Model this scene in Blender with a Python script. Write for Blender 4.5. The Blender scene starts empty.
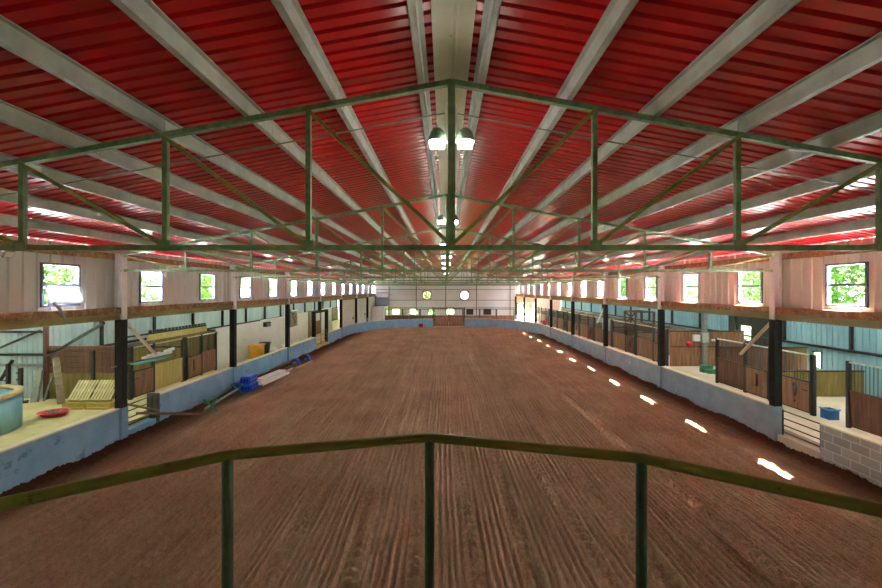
import bpy, bmesh, math, random
import numpy as np
from mathutils import Vector, Matrix, noise as mnoise
R = random.Random(7)
S = bpy.context.scene
C = S.collection
H = 4.65                    # eye height above the arena dirt
XL, XR, XC = -9.9, 10.1, 0.09
BAY, Y0 = 6.45, 12.2
YEND = Y0 + 7*BAY           # 57.35
AZ = 0.45                   # raised aisle floor

# ------------------------------------------------------------------ materials
def lin(c):
    return tuple(((v/255+.055)/1.055)**2.4 if v > 10 else v/255/12.92 for v in c)+(1,)
def N(nt, t, **k):
    n = nt.nodes.new(t)
    for a, v in k.items():
        if a in n.inputs: n.inputs[a].default_value = v
        else: setattr(n, a, v)
    return n
def M(name, c1, c2=None, scale=3, rough=.7, bump=0, stretch=(1,1,1), metal=0, spot=None, spot_scale=6, spot_at=.62, coat=0, spec=.5, fine=None):
    m = bpy.data.materials.new(name); m.use_nodes = True
    nt = m.node_tree; b = nt.nodes['Principled BSDF']; L = nt.links.new
    b.inputs['Roughness'].default_value = rough; b.inputs['Metallic'].default_value = metal
    b.inputs['Specular IOR Level'].default_value = spec
    b.inputs['Coat Weight'].default_value = coat; b.inputs['Coat Roughness'].default_value = .2; b.inputs['Coat IOR'].default_value = 1.5
    tc = N(nt, 'ShaderNodeTexCoord'); mp = N(nt, 'ShaderNodeMapping'); mp.inputs['Scale'].default_value = stretch
    L(tc.outputs['Object'], mp.inputs['Vector'])
    nz = N(nt, 'ShaderNodeTexNoise', Scale=scale, Detail=6.0, Roughness=.62); L(mp.outputs[0], nz.inputs['Vector'])
    rp = N(nt, 'ShaderNodeValToRGB'); rp.color_ramp.elements[0].position = .34; rp.color_ramp.elements[1].position = .66
    rp.color_ramp.elements[0].color = lin(c1); rp.color_ramp.elements[1].color = lin(c2 or c1)
    L(nz.outputs['Fac'], rp.inputs['Fac']); out = rp.outputs['Color']
    if spot:
        n2 = N(nt, 'ShaderNodeTexNoise', Scale=spot_scale, Detail=5.0, Roughness=.7); L(mp.outputs[0], n2.inputs['Vector'])
        r2 = N(nt, 'ShaderNodeValToRGB'); r2.color_ramp.elements[0].position = spot_at; r2.color_ramp.elements[1].position = spot_at+.06
        L(n2.outputs['Fac'], r2.inputs['Fac'])
        mx = N(nt, 'ShaderNodeMix', data_type='RGBA'); L(r2.outputs['Color'], mx.inputs['Factor'])
        L(out, mx.inputs['A']); mx.inputs['B'].default_value = lin(spot); out = mx.outputs['Result']
    L(out, b.inputs['Base Color'])
    if bump:
        bp = N(nt, 'ShaderNodeBump', Strength=bump, Distance=.02); L(nz.outputs['Fac'], bp.inputs['Height']); L(bp.outputs[0], b.inputs['Normal'])
    return m
RED = M('red roof paint', (190,2,14), (212,4,20), 2.2, .3, spec=.6, spot=(124,6,16), spot_scale=1.3, spot_at=.66)
PURL = M('galvanised purlin', (178,176,172), (204,202,198), 2.5, .55, spot=(150,128,112), spot_scale=5, spot_at=.66)
RIDGE = M('ridge flashing', (196,186,160), (214,206,184), 1.2, .6, spot=(140,112,80), spot_scale=3, spot_at=.64)
GREEN = M('weathered green paint', (100,132,106), (144,162,122), 9, .5, spot=(196,198,156), spot_scale=22, spot_at=.64, spec=.6)
DIAGM = M('yellowed green paint', (128,136,72), (170,168,104), 8, .5, spot=(90,110,76), spot_scale=18)
OLIVE = M('olive rail paint', (118,124,44), (146,148,60), 6, .42, bump=.15, spot=(84,94,40), spot_scale=14)
DGREEN = M('dark green post paint', (66,96,72), (92,120,90), 14, .5, bump=.1)
CLAD = M('cream cladding', (226,218,214), (236,230,226), .8, .5, stretch=(1,1,.25), spot=(172,150,140), spot_scale=2.5, spot_at=.69)
SIDE = M('pale blue cladding', (162,184,190), (186,204,206), .9, .5, stretch=(1,1,.3), spot=(120,150,146), spot_scale=3, spot_at=.68)
ENDW = M('white end cladding', (214,220,224), (230,232,232), .6, .5)
RUST = M('rusty ledge', (140,100,74), (186,152,118), 5, .85, spot=(196,178,150), spot_scale=7, spot_at=.56, bump=.3)
LINT = M('mossy timber lintel', (140,130,84), (182,170,122), 3, .8, stretch=(1,.3,1), spot=(96,84,54), spot_scale=5, bump=.3)
LINTR = M('faded green lintel', (146,150,118), (172,172,138), 3, .8, stretch=(1,.3,1), spot=(112,104,72), spot_scale=5, spot_at=.64, bump=.3)
WSTEEL = M('white steel paint', (238,240,244), (246,246,246), 4, .45, spot=(120,80,60), spot_scale=6, spot_at=.68)
BSTEEL = M('black steel paint', (16,15,16), (30,27,27), 8, .6, spec=.25)
BLUE = M('blue wall paint', (124,170,206), (150,190,218), 1.6, .7, spot=(104,142,176), spot_scale=2.6, spot_at=.6, bump=.1)
BLUER = M('grey blue wall paint', (122,148,172), (148,168,188), 1.6, .7, spot=(206,212,216), spot_scale=3.2, spot_at=.66, bump=.1)
CAP = M('cream wall cap', (214,206,178), (232,226,204), 3, .8)
YCON = M('sandy concrete', (196,184,128), (216,204,150), 1.2, .9, spot=(150,134,88), spot_scale=1.6, spot_at=.64)
PCON = M('pale concrete', (206,188,168), (224,208,190), 1.2, .9, spot=(168,148,124), spot_scale=1.6, spot_at=.66)
WOOD = M('brown stall boards', (124,82,58), (172,128,98), 1.5, .7, stretch=(6,6,.6), spot=(78,50,36), spot_scale=3, spot_at=.62, bump=.2)
WOODD = M('dark stall boards', (86,56,42), (124,84,62), 1.5, .7, stretch=(6,6,.6), spot=(60,42,34), spot_scale=3, spot_at=.62, bump=.2)
WOODY = M('yellow stall boards', (192,172,98), (222,202,130), 1.5, .7, stretch=(6,6,.6), spot=(130,112,60), spot_scale=3, spot_at=.64, bump=.2)
WOODO = M('olive mossy boards', (116,100,48), (150,132,72), 1.2, .8, stretch=(5,5,.6), spot=(80,70,40), spot_scale=3, spot_at=.62, bump=.2)
WOODG = M('grey brown timber', (128,112,88), (160,144,116), 2, .8, stretch=(1,1,4), spot=(90,76,58), spot_scale=4, spot_at=.64, bump=.2)
PALLET = M('pale pallet timber', (206,194,140), (228,216,166), 4, .8, stretch=(3,1,1))
PALLETY = M('yellow pallet timber', (176,150,66), (204,178,92), 4, .8)
WBOARD = M('white painted boards', (238,238,230), (246,246,240), 1.5, .7, spot=(206,196,150), spot_scale=1.4, spot_at=.6)
WPANEL = M('white sliding panel', (206,214,212), (226,230,226), .8, .55)
GALV = M('galvanised rail', (168,168,164), (206,206,200), 8, .35, metal=.4)
DARK = M('dark steel', (34,34,36), (58,56,54), 8, .5)
DKSHADE = M('painted shade panel', (40,48,44), (66,72,60), 2, .9, stretch=(4,4,.6))
BLOCKGREY = (150,152,154)
WFRAME = M('grey blue window frame', (92,104,146), (124,134,168), 6, .5)
TAN = M('tan fan housing', (176,138,104), (200,166,130), 5, .7)
OLDMETAL = M('rusty machine frame', (62,44,32), (104,76,54), 9, .7, spot=(52,38,30), spot_scale=9)
GRIME = M('grimy grey metal', (120,124,118), (150,152,144), 5, .6)
TANK = M('tank blue paint', (110,166,190), (150,196,206), 2, .6, stretch=(1,1,.4), spot=(90,136,140), spot_scale=3, spot_at=.66)
RIM = M('tan tank rim', (158,136,96), (184,164,120), 5, .8)
REDP = M('red plastic', (196,24,36), (214,40,50), 4, .35)
BLUEP = M('bright blue plastic', (18,62,196), (30,84,220), 4, .35)
BLUED = M('dull blue plastic', (24,84,150), (40,106,170), 4, .4)
LIME = M('lime green plastic', (146,196,40), (170,214,60), 4, .4)
ORANGE = M('orange yellow plastic', (226,160,24), (240,182,50), 3, .45)
CHAR = M('charcoal plastic', (44,50,58), (66,72,80), 5, .5)
TURQ = M('turquoise paint', (84,184,194), (112,204,210), 4, .5)
GRNPT = M('green jump paint', (52,130,92), (90,160,124), 6, .55)
GREYGR = M('grey green pole paint', (130,156,142), (160,182,168), 6, .55)
WHITE = M('white paint', (232,230,226), (244,242,240), 4, .5)
POLE = M('brown pole timber', (124,96,74), (160,130,104), 5, .8)
PINK = M('faded pink pole timber', (206,166,146), (222,190,172), 5, .8)
TEAL = M('teal cloth', (30,84,110), (60,120,130), 14, .9)
TARP = M('white sheeting', (150,154,160), (170,174,180), 3, .6)
REDDISH = M('red fascia paint', (200,124,108), (220,150,130), 2, .6)
MOUND = M('bracken dark muck', (70,64,44), (98,88,60), 6, .95, bump=.5)
BARK = M('bark', (92,78,60), (120,104,84), 6, .9)
LEAF = M('leaf green', (24,56,8), (64,94,24), 1.2, .6)
LEAF2 = M('pale leaf green', (40,70,26), (86,108,52), 1.2, .6)
GRASS = M('outside grass', (60,96,24), (90,124,40), 1.4, .9)
YARD = M('pale yard concrete', (120,118,110), (136,134,126), .8, .9)
LAMPW = M('white enamel', (226,232,230), (240,242,240), 5, .4)
SHADE = M('grey green lamp shade', (120,150,130), (160,180,160), 6, .5)

def block_mat():
    m = bpy.data.materials.new('grey concrete blocks'); m.use_nodes = True
    nt = m.node_tree; b = nt.nodes['Principled BSDF']; L = nt.links.new; b.inputs['Roughness'].default_value = .9
    tc = N(nt,'ShaderNodeTexCoord'); sp = N(nt,'ShaderNodeSeparateXYZ'); cb = N(nt,'ShaderNodeCombineXYZ')
    L(tc.outputs['Object'], sp.inputs[0]); L(sp.outputs['Y'], cb.inputs['X']); L(sp.outputs['Z'], cb.inputs['Y'])
    br = N(nt,'ShaderNodeTexBrick', Scale=1.0, **{'Brick Width':.45,'Row Height':.225,'Mortar Size':.012,'Bias':0.0})
    br.inputs['Color1'].default_value = lin((142,146,150)); br.inputs['Color2'].default_value = lin((172,172,170)); br.inputs['Mortar'].default_value = lin((198,196,190))
    L(cb.outputs[0], br.inputs['Vector']); L(br.outputs['Color'], b.inputs['Base Color'])
    bp = N(nt,'ShaderNodeBump', Strength=.5, Distance=.01, invert=True); L(br.outputs['Fac'], bp.inputs['Height']); L(bp.outputs[0], b.inputs['Normal'])
    return m
BLOCK = block_mat()
def glass_mat():
    m = bpy.data.materials.new('window glass'); m.use_nodes = True; nt = m.node_tree; nt.nodes.clear(); L = nt.links.new
    o = N(nt,'ShaderNodeOutputMaterial'); t = N(nt,'ShaderNodeBsdfTransparent'); t.inputs[0].default_value = (.93,.97,.97,1)
    g = N(nt,'ShaderNodeBsdfGlossy', Roughness=.03); mx = N(nt,'ShaderNodeMixShader'); mx.inputs[0].default_value = .05
    L(t.outputs[0], mx.inputs[1]); L(g.outputs[0], mx.inputs[2]); L(mx.outputs[0], o.inputs[0]); return m
GLASS = glass_mat()
def sheet_mat():
    m = bpy.data.materials.new('unseen light-passing roof sheet'); m.use_nodes = True; nt = m.node_tree; nt.nodes.clear(); L = nt.links.new
    o = N(nt,'ShaderNodeOutputMaterial'); t = N(nt,'ShaderNodeBsdfTranslucent'); t.inputs[0].default_value = (.3,.315,.3,1)
    g = N(nt,'ShaderNodeBsdfDiffuse'); g.inputs[0].default_value = (.82,.84,.84,1); mx = N(nt,'ShaderNodeMixShader'); mx.inputs[0].default_value = .75
    L(t.outputs[0], mx.inputs[1]); L(g.outputs[0], mx.inputs[2]); L(mx.outputs[0], o.inputs[0]); return m
LIGHTROOF = sheet_mat()  # unseen aisle roof, made translucent to light the aisles and white to bounce sun
def emit(name, c, s):
    m = bpy.data.materials.new(name); m.use_nodes = True; b = m.node_tree.nodes['Principled BSDF']
    b.inputs['Base Color'].default_value = (.8,.8,.8,1); b.inputs['Emission Color'].default_value = c; b.inputs['Emission Strength'].default_value = s; return m
LENS = emit('lit lamp lens', (1,.99,.84,1), 34)
def dirt_mat():
    m = bpy.data.materials.new('harrowed dirt'); m.use_nodes = True
    nt = m.node_tree; b = nt.nodes['Principled BSDF']; L = nt.links.new
    b.inputs['Roughness'].default_value = .95; b.inputs['Specular IOR Level'].default_value = .15
    tc = N(nt,'ShaderNodeTexCoord'); sp = N(nt,'ShaderNodeSeparateXYZ'); L(tc.outputs['Object'], sp.inputs[0])
    def math_(op, a, b_=None, clamp=False):
        n = N(nt,'ShaderNodeMath', operation=op); n.use_clamp = clamp
        for i, v in enumerate((a, b_)):
            if v is None: continue
            if isinstance(v, (int, float)): n.inputs[i].default_value = v
            else: L(v, n.inputs[i])
        return n.outputs[0]
    big = N(nt,'ShaderNodeTexNoise', Scale=.5, Detail=4.0); L(tc.outputs['Object'], big.inputs['Vector'])
    med = N(nt,'ShaderNodeTexNoise', Scale=9.0, Detail=7.0, Roughness=.7); L(tc.outputs['Object'], med.inputs['Vector'])
    fin = N(nt,'ShaderNodeTexNoise', Scale=45.0, Detail=5.0, Roughness=.7); L(tc.outputs['Object'], fin.inputs['Vector'])
    mps = N(nt,'ShaderNodeMapping'); mps.inputs['Scale'].default_value = (6,.3,1); L(tc.outputs['Object'], mps.inputs['Vector'])
    stk = N(nt,'ShaderNodeTexNoise', Scale=1.0, Detail=3.0, Roughness=.7); L(mps.outputs[0], stk.inputs['Vector'])
    mixf = math_('ADD', math_('ADD', math_('MULTIPLY', stk.outputs['Fac'], .2), math_('MULTIPLY', big.outputs['Fac'], .2)), math_('ADD', math_('MULTIPLY', med.outputs['Fac'], .3), math_('MULTIPLY', fin.outputs['Fac'], .3)))
    rp = N(nt,'ShaderNodeValToRGB'); e = rp.color_ramp.elements
    e[0].position = .36; e[0].color = lin((148,114,86)); e[1].position = .64; e[1].color = lin((234,200,164))
    L(mixf, rp.inputs['Fac'])
    # damp unworked strip along the walls
    ax = math_('ABSOLUTE', math_('SUBTRACT', sp.outputs['X'], .1))
    edge = math_('SUBTRACT', math_('ADD', ax, math_('MULTIPLY', med.outputs['Fac'], .8)), 9.0, True)
    mx = N(nt,'ShaderNodeMix', data_type='RGBA'); L(edge, mx.inputs['Factor']); L(rp.outputs['Color'], mx.inputs['A']); mx.inputs['B'].default_value = lin((100,66,48))
    L(mx.outputs['Result'], b.inputs['Base Color'])
    hgt = math_('ADD', 0.0, math_('ADD', math_('MULTIPLY', fin.outputs['Fac'], 1.0), math_('MULTIPLY', med.outputs['Fac'], 1.6)))
    bp = N(nt,'ShaderNodeBump', Strength=.9, Distance=.05); L(hgt, bp.inputs['Height']); L(bp.outputs[0], b.inputs['Normal'])
    return m
DIRT = dirt_mat()

# ------------------------------------------------------------------ mesh helpers
def bx(bm, x0, x1, y0, y1, z0, z1, mi=0):
    v = [bm.verts.new((x, y, z)) for x in (x0, x1) for y in (y0, y1) for z in (z0, z1)]
    for f in ((0,1,3,2),(4,6,7,5),(0,4,5,1),(2,3,7,6),(0,2,6,4),(1,5,7,3)):
        bm.faces.new([v[i] for i in f]).material_index = mi
def bar(bm, p, q, w=.05, h=None, n=4, mi=0, up=(0,0,1)):
    """a straight bar from p to q: square/rectangular (n=4) or round"""
    p, q = Vector(p), Vector(q); d = (q-p).normalized(); h = h or w
    u = Vector(up)
    if abs(d.dot(u)) > .95: u = Vector((0,1,0))
    s = d.cross(u).normalized(); t = s.cross(d).normalized()
    r = []
    for c in (p, q):
        ring = []
        for i in range(n):
            a = 2*math.pi*(i+.5)/n
            k = math.sqrt(2) if n == 4 else 1
            ring.append(bm.verts.new(c + s*math.cos(a)*w/2*k + t*math.sin(a)*h/2*k))
        r.append(ring)
    for i in range(n):
        j = (i+1) % n
        f = bm.faces.new((r[0][i], r[0][j], r[1][j], r[1][i])); f.material_index = mi; f.smooth = n > 4
    bm.faces.new(r[0][::-1]).material_index = mi; bm.faces.new(r[1]).material_index = mi
def polytube(bm, pts, r, n=10):
    pts = [Vector(p) for p in pts]; rings = []
    for i, p in enumerate(pts):
        d = ((pts[min(i+1,len(pts)-1)]-p).normalized() + (p-pts[max(i-1,0)]).normalized()).normalized()
        s = d.cross(Vector((0,0,1)))
        if s.length < .05: s = d.cross(Vector((0,1,0)))
        s.normalize(); t = s.cross(d)
        rings.append([bm.verts.new(p + s*math.cos(2*math.pi*k/n)*r + t*math.sin(2*math.pi*k/n)*r) for k in range(n)])
    for a, b in zip(rings, rings[1:]):
        for k in range(n):
            bm.faces.new((a[k], a[(k+1)%n], b[(k+1)%n], b[k])).smooth = True
    bm.faces.new(rings[0][::-1]); bm.faces.new(rings[-1])
def lathe(bm, prof, c, n=28, mi=0, caps=True):
    """profile [(r,z)] turned about the vertical through c"""
    rings = []
    for r, z in prof:
        rings.append([bm.verts.new((c[0]+r*math.cos(2*math.pi*k/n), c[1]+r*math.sin(2*math.pi*k/n), c[2]+z)) for k in range(n)])
    for a, b in zip(rings, rings[1:]):
        for k in range(n):
            f = bm.faces.new((a[k], a[(k+1)%n], b[(k+1)%n], b[k])); f.smooth = True; f.material_index = mi
    if not caps: return
    if prof[0][0] > 0: bm.faces.new(rings[0][::-1]).material_index = mi
    if prof[-1][0] > 0: bm.faces.new(rings[-1]).material_index = mi
def origin(o):
    v = Vector((0,0,0))
    while o: v += o.location; o = o.parent
    return v
def obj(name, bm, mat, parent=None, loc=None, label=None):
    """links bm (world coordinates) as ONE mesh object, with its origin at the parent's origin or at loc"""
    me = bpy.data.meshes.new(name)
    bmesh.ops.recalc_face_normals(bm, faces=bm.faces[:])
    o = origin(parent) if parent else Vector(loc or (0,0,0))
    bmesh.ops.translate(bm, vec=-o, verts=bm.verts[:])
    bm.to_mesh(me); bm.free()
    for m in (mat if isinstance(mat, (list, tuple)) else [mat]): me.materials.append(m)
    ob = bpy.data.objects.new(name, me); C.objects.link(ob)
    if parent: ob.parent = parent
    else: ob.location = o
    if label: ob['label'] = label
    return ob
def tag(o, label, cat, group=None):
    o['label'] = label; o['category'] = cat; o['kind'] = 'thing'
    if group: o['group'] = group
    return o
def thing(name, label, cat, loc, group=None):
    o = bpy.data.objects.new(name, None); o.empty_display_size = .2; o.location = loc; C.objects.link(o)
    return tag(o, label, cat, group)
def struct(name, bm, mat, parent=None, loc=None):
    o = obj(name, bm, mat, parent, loc)
    if not parent: o['kind'] = 'structure'
    return o
def dup(root, delta, label=None, group=None):
    r = root.copy(); C.objects.link(r); r.location = root.location + Vector(delta)
    if label: r['label'] = label
    if group: r['group'] = group
    for ch in list(root.children):
        c = ch.copy(); C.objects.link(c); c.parent = r
        for g in list(ch.children):
            d = g.copy(); C.objects.link(d); d.parent = c
    return r
B = bmesh.new
ORD = ['nearest','second','third','fourth','fifth','sixth','seventh','eighth','ninth','tenth','eleventh','twelfth','thirteenth','fourteenth','fifteenth','sixteenth']

def ribs(bm, p0, p1, z0, z1, period=.33, depth=.035, nrm=(1,0), rib=.07, mi=0):
    """profiled sheet standing on the plan line p0-p1; ribs stick out along nrm; z1 may be a function of (x,y)"""
    p0, p1 = Vector(p0), Vector(p1); L_ = (p1-p0).length; d = (p1-p0)/L_; n = Vector(nrm)
    s0 = p0.dot(d); k = math.ceil(s0/period); st = [(0, 0)]
    while k*period < s0+L_:
        c = k*period - s0
        for o, h in ((-rib/2, 0), (-rib/4, depth), (rib/4, depth), (rib/2, 0)):
            if st[-1][0] < c+o < L_: st.append((c+o, h))
        k += 1
    st.append((L_, 0)); prev = None
    for s, h in st:
        q = p0 + d*s + n*h; zt = z1(q.x, q.y) if callable(z1) else z1
        a = bm.verts.new((q.x, q.y, z0)); b = bm.verts.new((q.x, q.y, zt))
        if prev: bm.faces.new((prev[0], a, b, prev[1])).material_index = mi
        prev = (a, b)
def ribs_holes(bm, axis, c, u0, u1, z0, z1, holes, **k):
    """profiled wall in the plane axis=c with rectangular holes (ua,ub,za,zb), sorted along u"""
    pt = (lambda u: (c, u)) if axis == 'x' else (lambda u: (u, c))
    cur = u0
    for ua, ub, za, zb in sorted(holes):
        if ua > cur: ribs(bm, pt(cur), pt(ua), z0, z1, **k)
        if za > z0: ribs(bm, pt(ua), pt(ub), z0, za, **k)
        ribs(bm, pt(ua), pt(ub), zb, z1, **k); cur = ub
    if u1 > cur: ribs(bm, pt(cur), pt(u1), z0, z1, **k)

# ------------------------------------------------------------------ setting: dirt floor
def build_dirt():
    xs = np.arange(-10.2, 10.4, .0155)
    ys = np.concatenate([np.arange(-2, 5.5, .25), np.arange(5.5, 14, .045), np.arange(14, 24, .09), np.arange(24, 36, .3), np.arange(36, 51.5, .6)])
    X, Y = np.meshgrid(xs, ys)
    rng = np.random.default_rng(3)
    per = .125; ph = X/per
    idx = np.floor(ph).astype(int); idx = idx-idx.min()
    u = (ph % 1)-.5 + rng.uniform(-.07, .07, 400)[idx]
    tooth = 1-np.exp(-(u/.24)**2)
    amp = rng.uniform(.65, 1.15, 400)[idx]
    amp = amp*(1+.35*np.sin(Y*1.1+rng.uniform(0, 6.3, 400)[idx])*np.sin(Y*.37+rng.uniform(0, 6.3, 400)[idx]))
    fade = np.clip((9.0-np.abs(X-.1)+.3*np.sin(Y*.9))/.6, 0, 1)
    lump = np.zeros_like(X)
    for f, a in ((.7,.02),(1.9,.012),(5.3,.010),(11.,.009),(23.,.008)):
        lump += a*np.sin(f*X+1.7*f*Y+rng.uniform(0,6))*np.sin(1.3*f*Y-.8*f*X+rng.uniform(0,6))
    heap = .12*np.clip((np.abs(X-.1)-8.9)/1.0, 0, 1)**1.5*(1+.4*np.sin(Y*2.1)*np.sin(Y*.73))
    lugs = np.zeros_like(X)
    for x0, am, p0 in ((-1.9,.25,.4),(-.75,.2,1.2),(.38,.12,2),(1.1,.2,.2),(2.2,.3,1),(3.4,.3,2.2),(-3.2,.3,.8),(-5.0,.3,2.6),(5.0,.3,.1)):
        dx = np.abs(X-(x0+am*np.sin(Y*.16+p0)))
        mk = np.clip((.17-dx)/.04, 0, 1)
        lg = np.clip(2.5*np.sin(Y*26+dx*18), -1, 1)
        lugs = np.where(mk > 0, mk, lugs); tooth = tooth*(1-.75*mk)+mk*(.3+.5*lg)
    Z = .1*amp*tooth*fade + lump*(1+.6*(1-fade)) + heap + (1-fade)*rng.normal(0, .012, X.shape) + rng.normal(0, .008, X.shape)
    m = .10*np.sin(Y*.13+.5) + .05*np.sin(Y*.41)
    Xm = X + m*fade
    n, k = X.shape
    co = np.stack([Xm, Y, Z], -1).reshape(-1, 3).astype(np.float32)
    i = np.arange((n-1)*(k-1)); r = i//(k-1); c = i % (k-1); a = r*k+c
    f = np.stack([a, a+1, a+k+1, a+k], -1).astype(np.int32)
    me = bpy.data.meshes.new('floor'); me.vertices.add(len(co)); me.vertices.foreach_set('co', co.ravel())
    me.loops.add(f.size); me.loops.foreach_set('vertex_index', f.ravel())
    me.polygons.add(len(f)); me.polygons.foreach_set('loop_start', np.arange(0, f.size, 4, dtype=np.int32)); me.polygons.foreach_set('loop_total', np.full(len(f), 4, np.int32))
    me.update(calc_edges=True); me.materials.append(DIRT)
    o = bpy.data.objects.new('floor', me); C.objects.link(o); o['kind'] = 'structure'
build_dirt()

# curved far end of the kick wall
def curve_pts(a0=0, a1=1, n=14, off=0):
    """left corner (mirror for the right): from (-9.9,39) round to (-2.4,50)"""
    return [(-9.84+7.2*(1-math.cos(t))-off*math.cos(t)*1, 39+11*math.sin(t)+off*math.sin(t)) for t in [math.pi/2*(a0+(a1-a0)*i/n) for i in range(n+1)]]
WT = {-1: 1.07, 1: 1.12}
def kick(bm, pts_in, pts_out, top, capmi=1):
    """wall between two plan polylines with a cap strip on top"""
    prev = None
    for (a, b), (c, d) in zip(pts_in, pts_out):
        col = [bm.verts.new(v) for v in ((a,b,-.1),(a,b,top-.03),(c,d,top-.03),(c,d,-.1))]
        if prev:
            for i, mi in ((0,0),(1,capmi),(2,0)):
                bm.faces.new((prev[i], col[i], col[i+1], prev[i+1])).material_index = mi
        else: bm.faces.new(col)
        prev = col
    bm.faces.new(prev[::-1])
def seg(bm, s, ya, yb, top):
    xi = XL+.06 if s < 0 else XR-.06; xo = xi+s*.22
    bx(bm, min(xi,xo), max(xi,xo), ya, yb, -.1, top-.04, 0)
    bx(bm, min(xi-s*.012,xo), max(xi-s*.012,xo), ya, yb, top-.04, top, 1)
COLY = [5.6]+[Y0+BAY*k for k in range(7)]+[57.0]
for s, gaps, nm, mt in ((-1, [(12.35,13.75),(30.6,33.7)], 'left', BLUE), (1, [(10.7,12.05)], 'right', BLUER)):
    bm = B(); top = WT[s]
    cuts = [-2.0] + [y for y in COLY if y < 39] + [39.0]
    for a, b in zip(cuts, cuts[1:]):
        a2, b2 = a+.13, b-.13
        if b == 39.0: b2 = 39.0
        parts = [(a2, b2)]
        for g0, g1 in gaps:
            nx = []
            for u, v in parts:
                if g1 <= u or g0 >= v: nx.append((u, v)); continue
                if g0 > u: nx.append((u, g0))
                if g1 < v: nx.append((g1, v))
            parts = nx
        for u, v in parts:
            if s > 0 and v <= 10.8: continue
            if v-u > .05: seg(bm, s, u, v, top)
    mir = (lambda p: p) if s < 0 else (lambda p: (-p[0]+.2, p[1]))
    kick(bm, [mir(p) for p in curve_pts()], [mir(p) for p in curve_pts(off=.22)], top)
    e = mir(curve_pts()[-1])
    x0, x1 = (e[0], -1.5) if s < 0 else (2.45, e[0])
    bx(bm, x0, x1, 50, 50.22, -.1, top-.03, 0); bx(bm, x0, x1, 49.99, 50.22, top-.03, top, 1)
    struct('wall_kick_'+nm, bm, [mt, CAP])
bm = B(); seg(bm, 1, -2, 5.46, 1.10); seg(bm, 1, 5.74, 10.7, 1.10); struct('wall_kick_block', bm, [BLOCK, CAP])
# raised aisle floors with their inner face
for s, nm, mt, xo in ((-1,'left',YCON,-15.4),(1,'right',PCON,16.7)):
    bm = B(); mir = (lambda p: p) if s < 0 else (lambda p: (-p[0]+.2, p[1]))
    inner = [(XL-.17, -2.0), (XL-.17, 39.0)] + curve_pts(off=.23)[1:]
    inner = [mir(p) for p in inner] + [(mir((-1.5,0))[0] if s < 0 else 2.45, 50.23), (.47, 50.23), (.47, YEND)]
    prev = None
    for p in inner:
        cur = [bm.verts.new(v) for v in ((p[0],p[1],-.1),(p[0],p[1],AZ))]
        if prev: bm.faces.new((prev[0],cur[0],cur[1],prev[1]))
        prev = cur
    prev = None
    for x, y in inner[:-3]+[(.47, YEND)]:
        if (x, y) == (.47, YEND): prev = (bm.verts.new((.47,50.23,AZ)), bm.verts.new((xo,50.23,AZ)))
        cur = (bm.verts.new((x,y,AZ)), bm.verts.new((xo,y,AZ)))
        if prev: bm.faces.new((prev[0],cur[0],cur[1],prev[1]))
        prev = cur
    if s < 0: bm.faces.new([bm.verts.new(p) for p in ((xo,15.5,AZ),(-21.6,15.5,AZ),(-21.6,-2,AZ),(xo,-2,AZ))])
    struct('floor_aisle_'+nm, bm, mt)
bm = B(); bx(bm, XR-.08, XR+.2, 10.7, 12.05, -.05, .3); struct('trim_1', bm, PCON)
bm = B(); bx(bm, XL-.2, XL+.08, 12.35, 13.75, -.05, .3); struct('trim_2', bm, BLUE)
bm = B(); bx(bm, XL-.2, XL+.08, 30.6, 33.7, -.05, .3); struct('trim_3', bm, YCON)

# ------------------------------------------------------------------ setting: roof
ZAP = 7.80; SL = .185
def roofz(x): return ZAP - SL*abs(x-XC)
bm = B(); XE = 10.36
ys = []; y = -2.5
while y < YEND+.3:
    ys += [(y,0),(y+.13,0),(y+.15,.05),(y+.18,.05)]; y += .2
for s in (-1, 1):
    prev = None
    for yy, h in ys:
        a = bm.verts.new((XC, yy, roofz(XC)+h)); b = bm.verts.new((XC+s*XE, yy, roofz(XC+s*XE)+h))
        if prev: bm.faces.new((prev[0], a, b, prev[1]))
        prev = (a, b)
    v = [bm.verts.new((x, yy, roofz(x)+.08)) for x, yy in ((XC,-2.5),(XC+s*XE,-2.5),(XC+s*XE,YEND+.3),(XC,YEND+.3))]
    bm.faces.new(v)
struct('ceiling', bm, RED)
bm = B()
for s in (-1, 1):
    v = [bm.verts.new(p) for p in ((XC,-2.4,ZAP-.10),(XC+s*.24,-2.4,ZAP-.13),(XC+s*.24,YEND,ZAP-.13),(XC,YEND,ZAP-.10),(XC+s*.24,-2.4,ZAP-.05),(XC+s*.24,YEND,ZAP-.05))]
    bm.faces.new(v[:4]); bm.faces.new((v[1],v[4],v[5],v[2]))
bar(bm, (XC+.05,-2.4,ZAP-.14), (XC+.05,YEND,ZAP-.14), .03, .05)
struct('trim_ridge', bm, RIDGE)
# purlins: Z sections, 8 on each slope
names = ['first','second','third','fourth','fifth','sixth','seventh','eighth']
for s, side in ((-1,'left'),(1,'right')):
    for k in range(8):
        x = XC+s*(.40+1.21*k); zt = roofz(x)-.005; bm = B()
        bx(bm, x-.012, x+.012, -2.4, YEND-.05, zt-.20, zt)
        bx(bm, min(x,x+s*.07), max(x,x+s*.07), -2.4, YEND-.05, zt-.20, zt-.185)
        bx(bm, min(x+s*.06,x+s*.072), max(x+s*.06,x+s*.072), -2.4, YEND-.05, zt-.20, zt-.16)
        bx(bm, min(x,x-s*.07), max(x,x-s*.07), -2.4, YEND-.05, zt-.012, zt)
        for q in range(1, 9):
            yy = 5.6+6.6*(q-1)+.35*(k % 3); bx(bm, x-.02, x+.02, yy, yy+.02, zt-.17, zt-.03)
        w = 'next to the ridge' if k == 0 else ('along the eaves' if k == 7 else names[k]+' out from the ridge')
        tag(obj('roof_purlin', bm, PURL, None, (x, -2.4, zt-.23)), f'long pale steel roof purlin on the {side} slope, {w}', 'purlin', 'roof purlins under the red sheeting')

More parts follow.
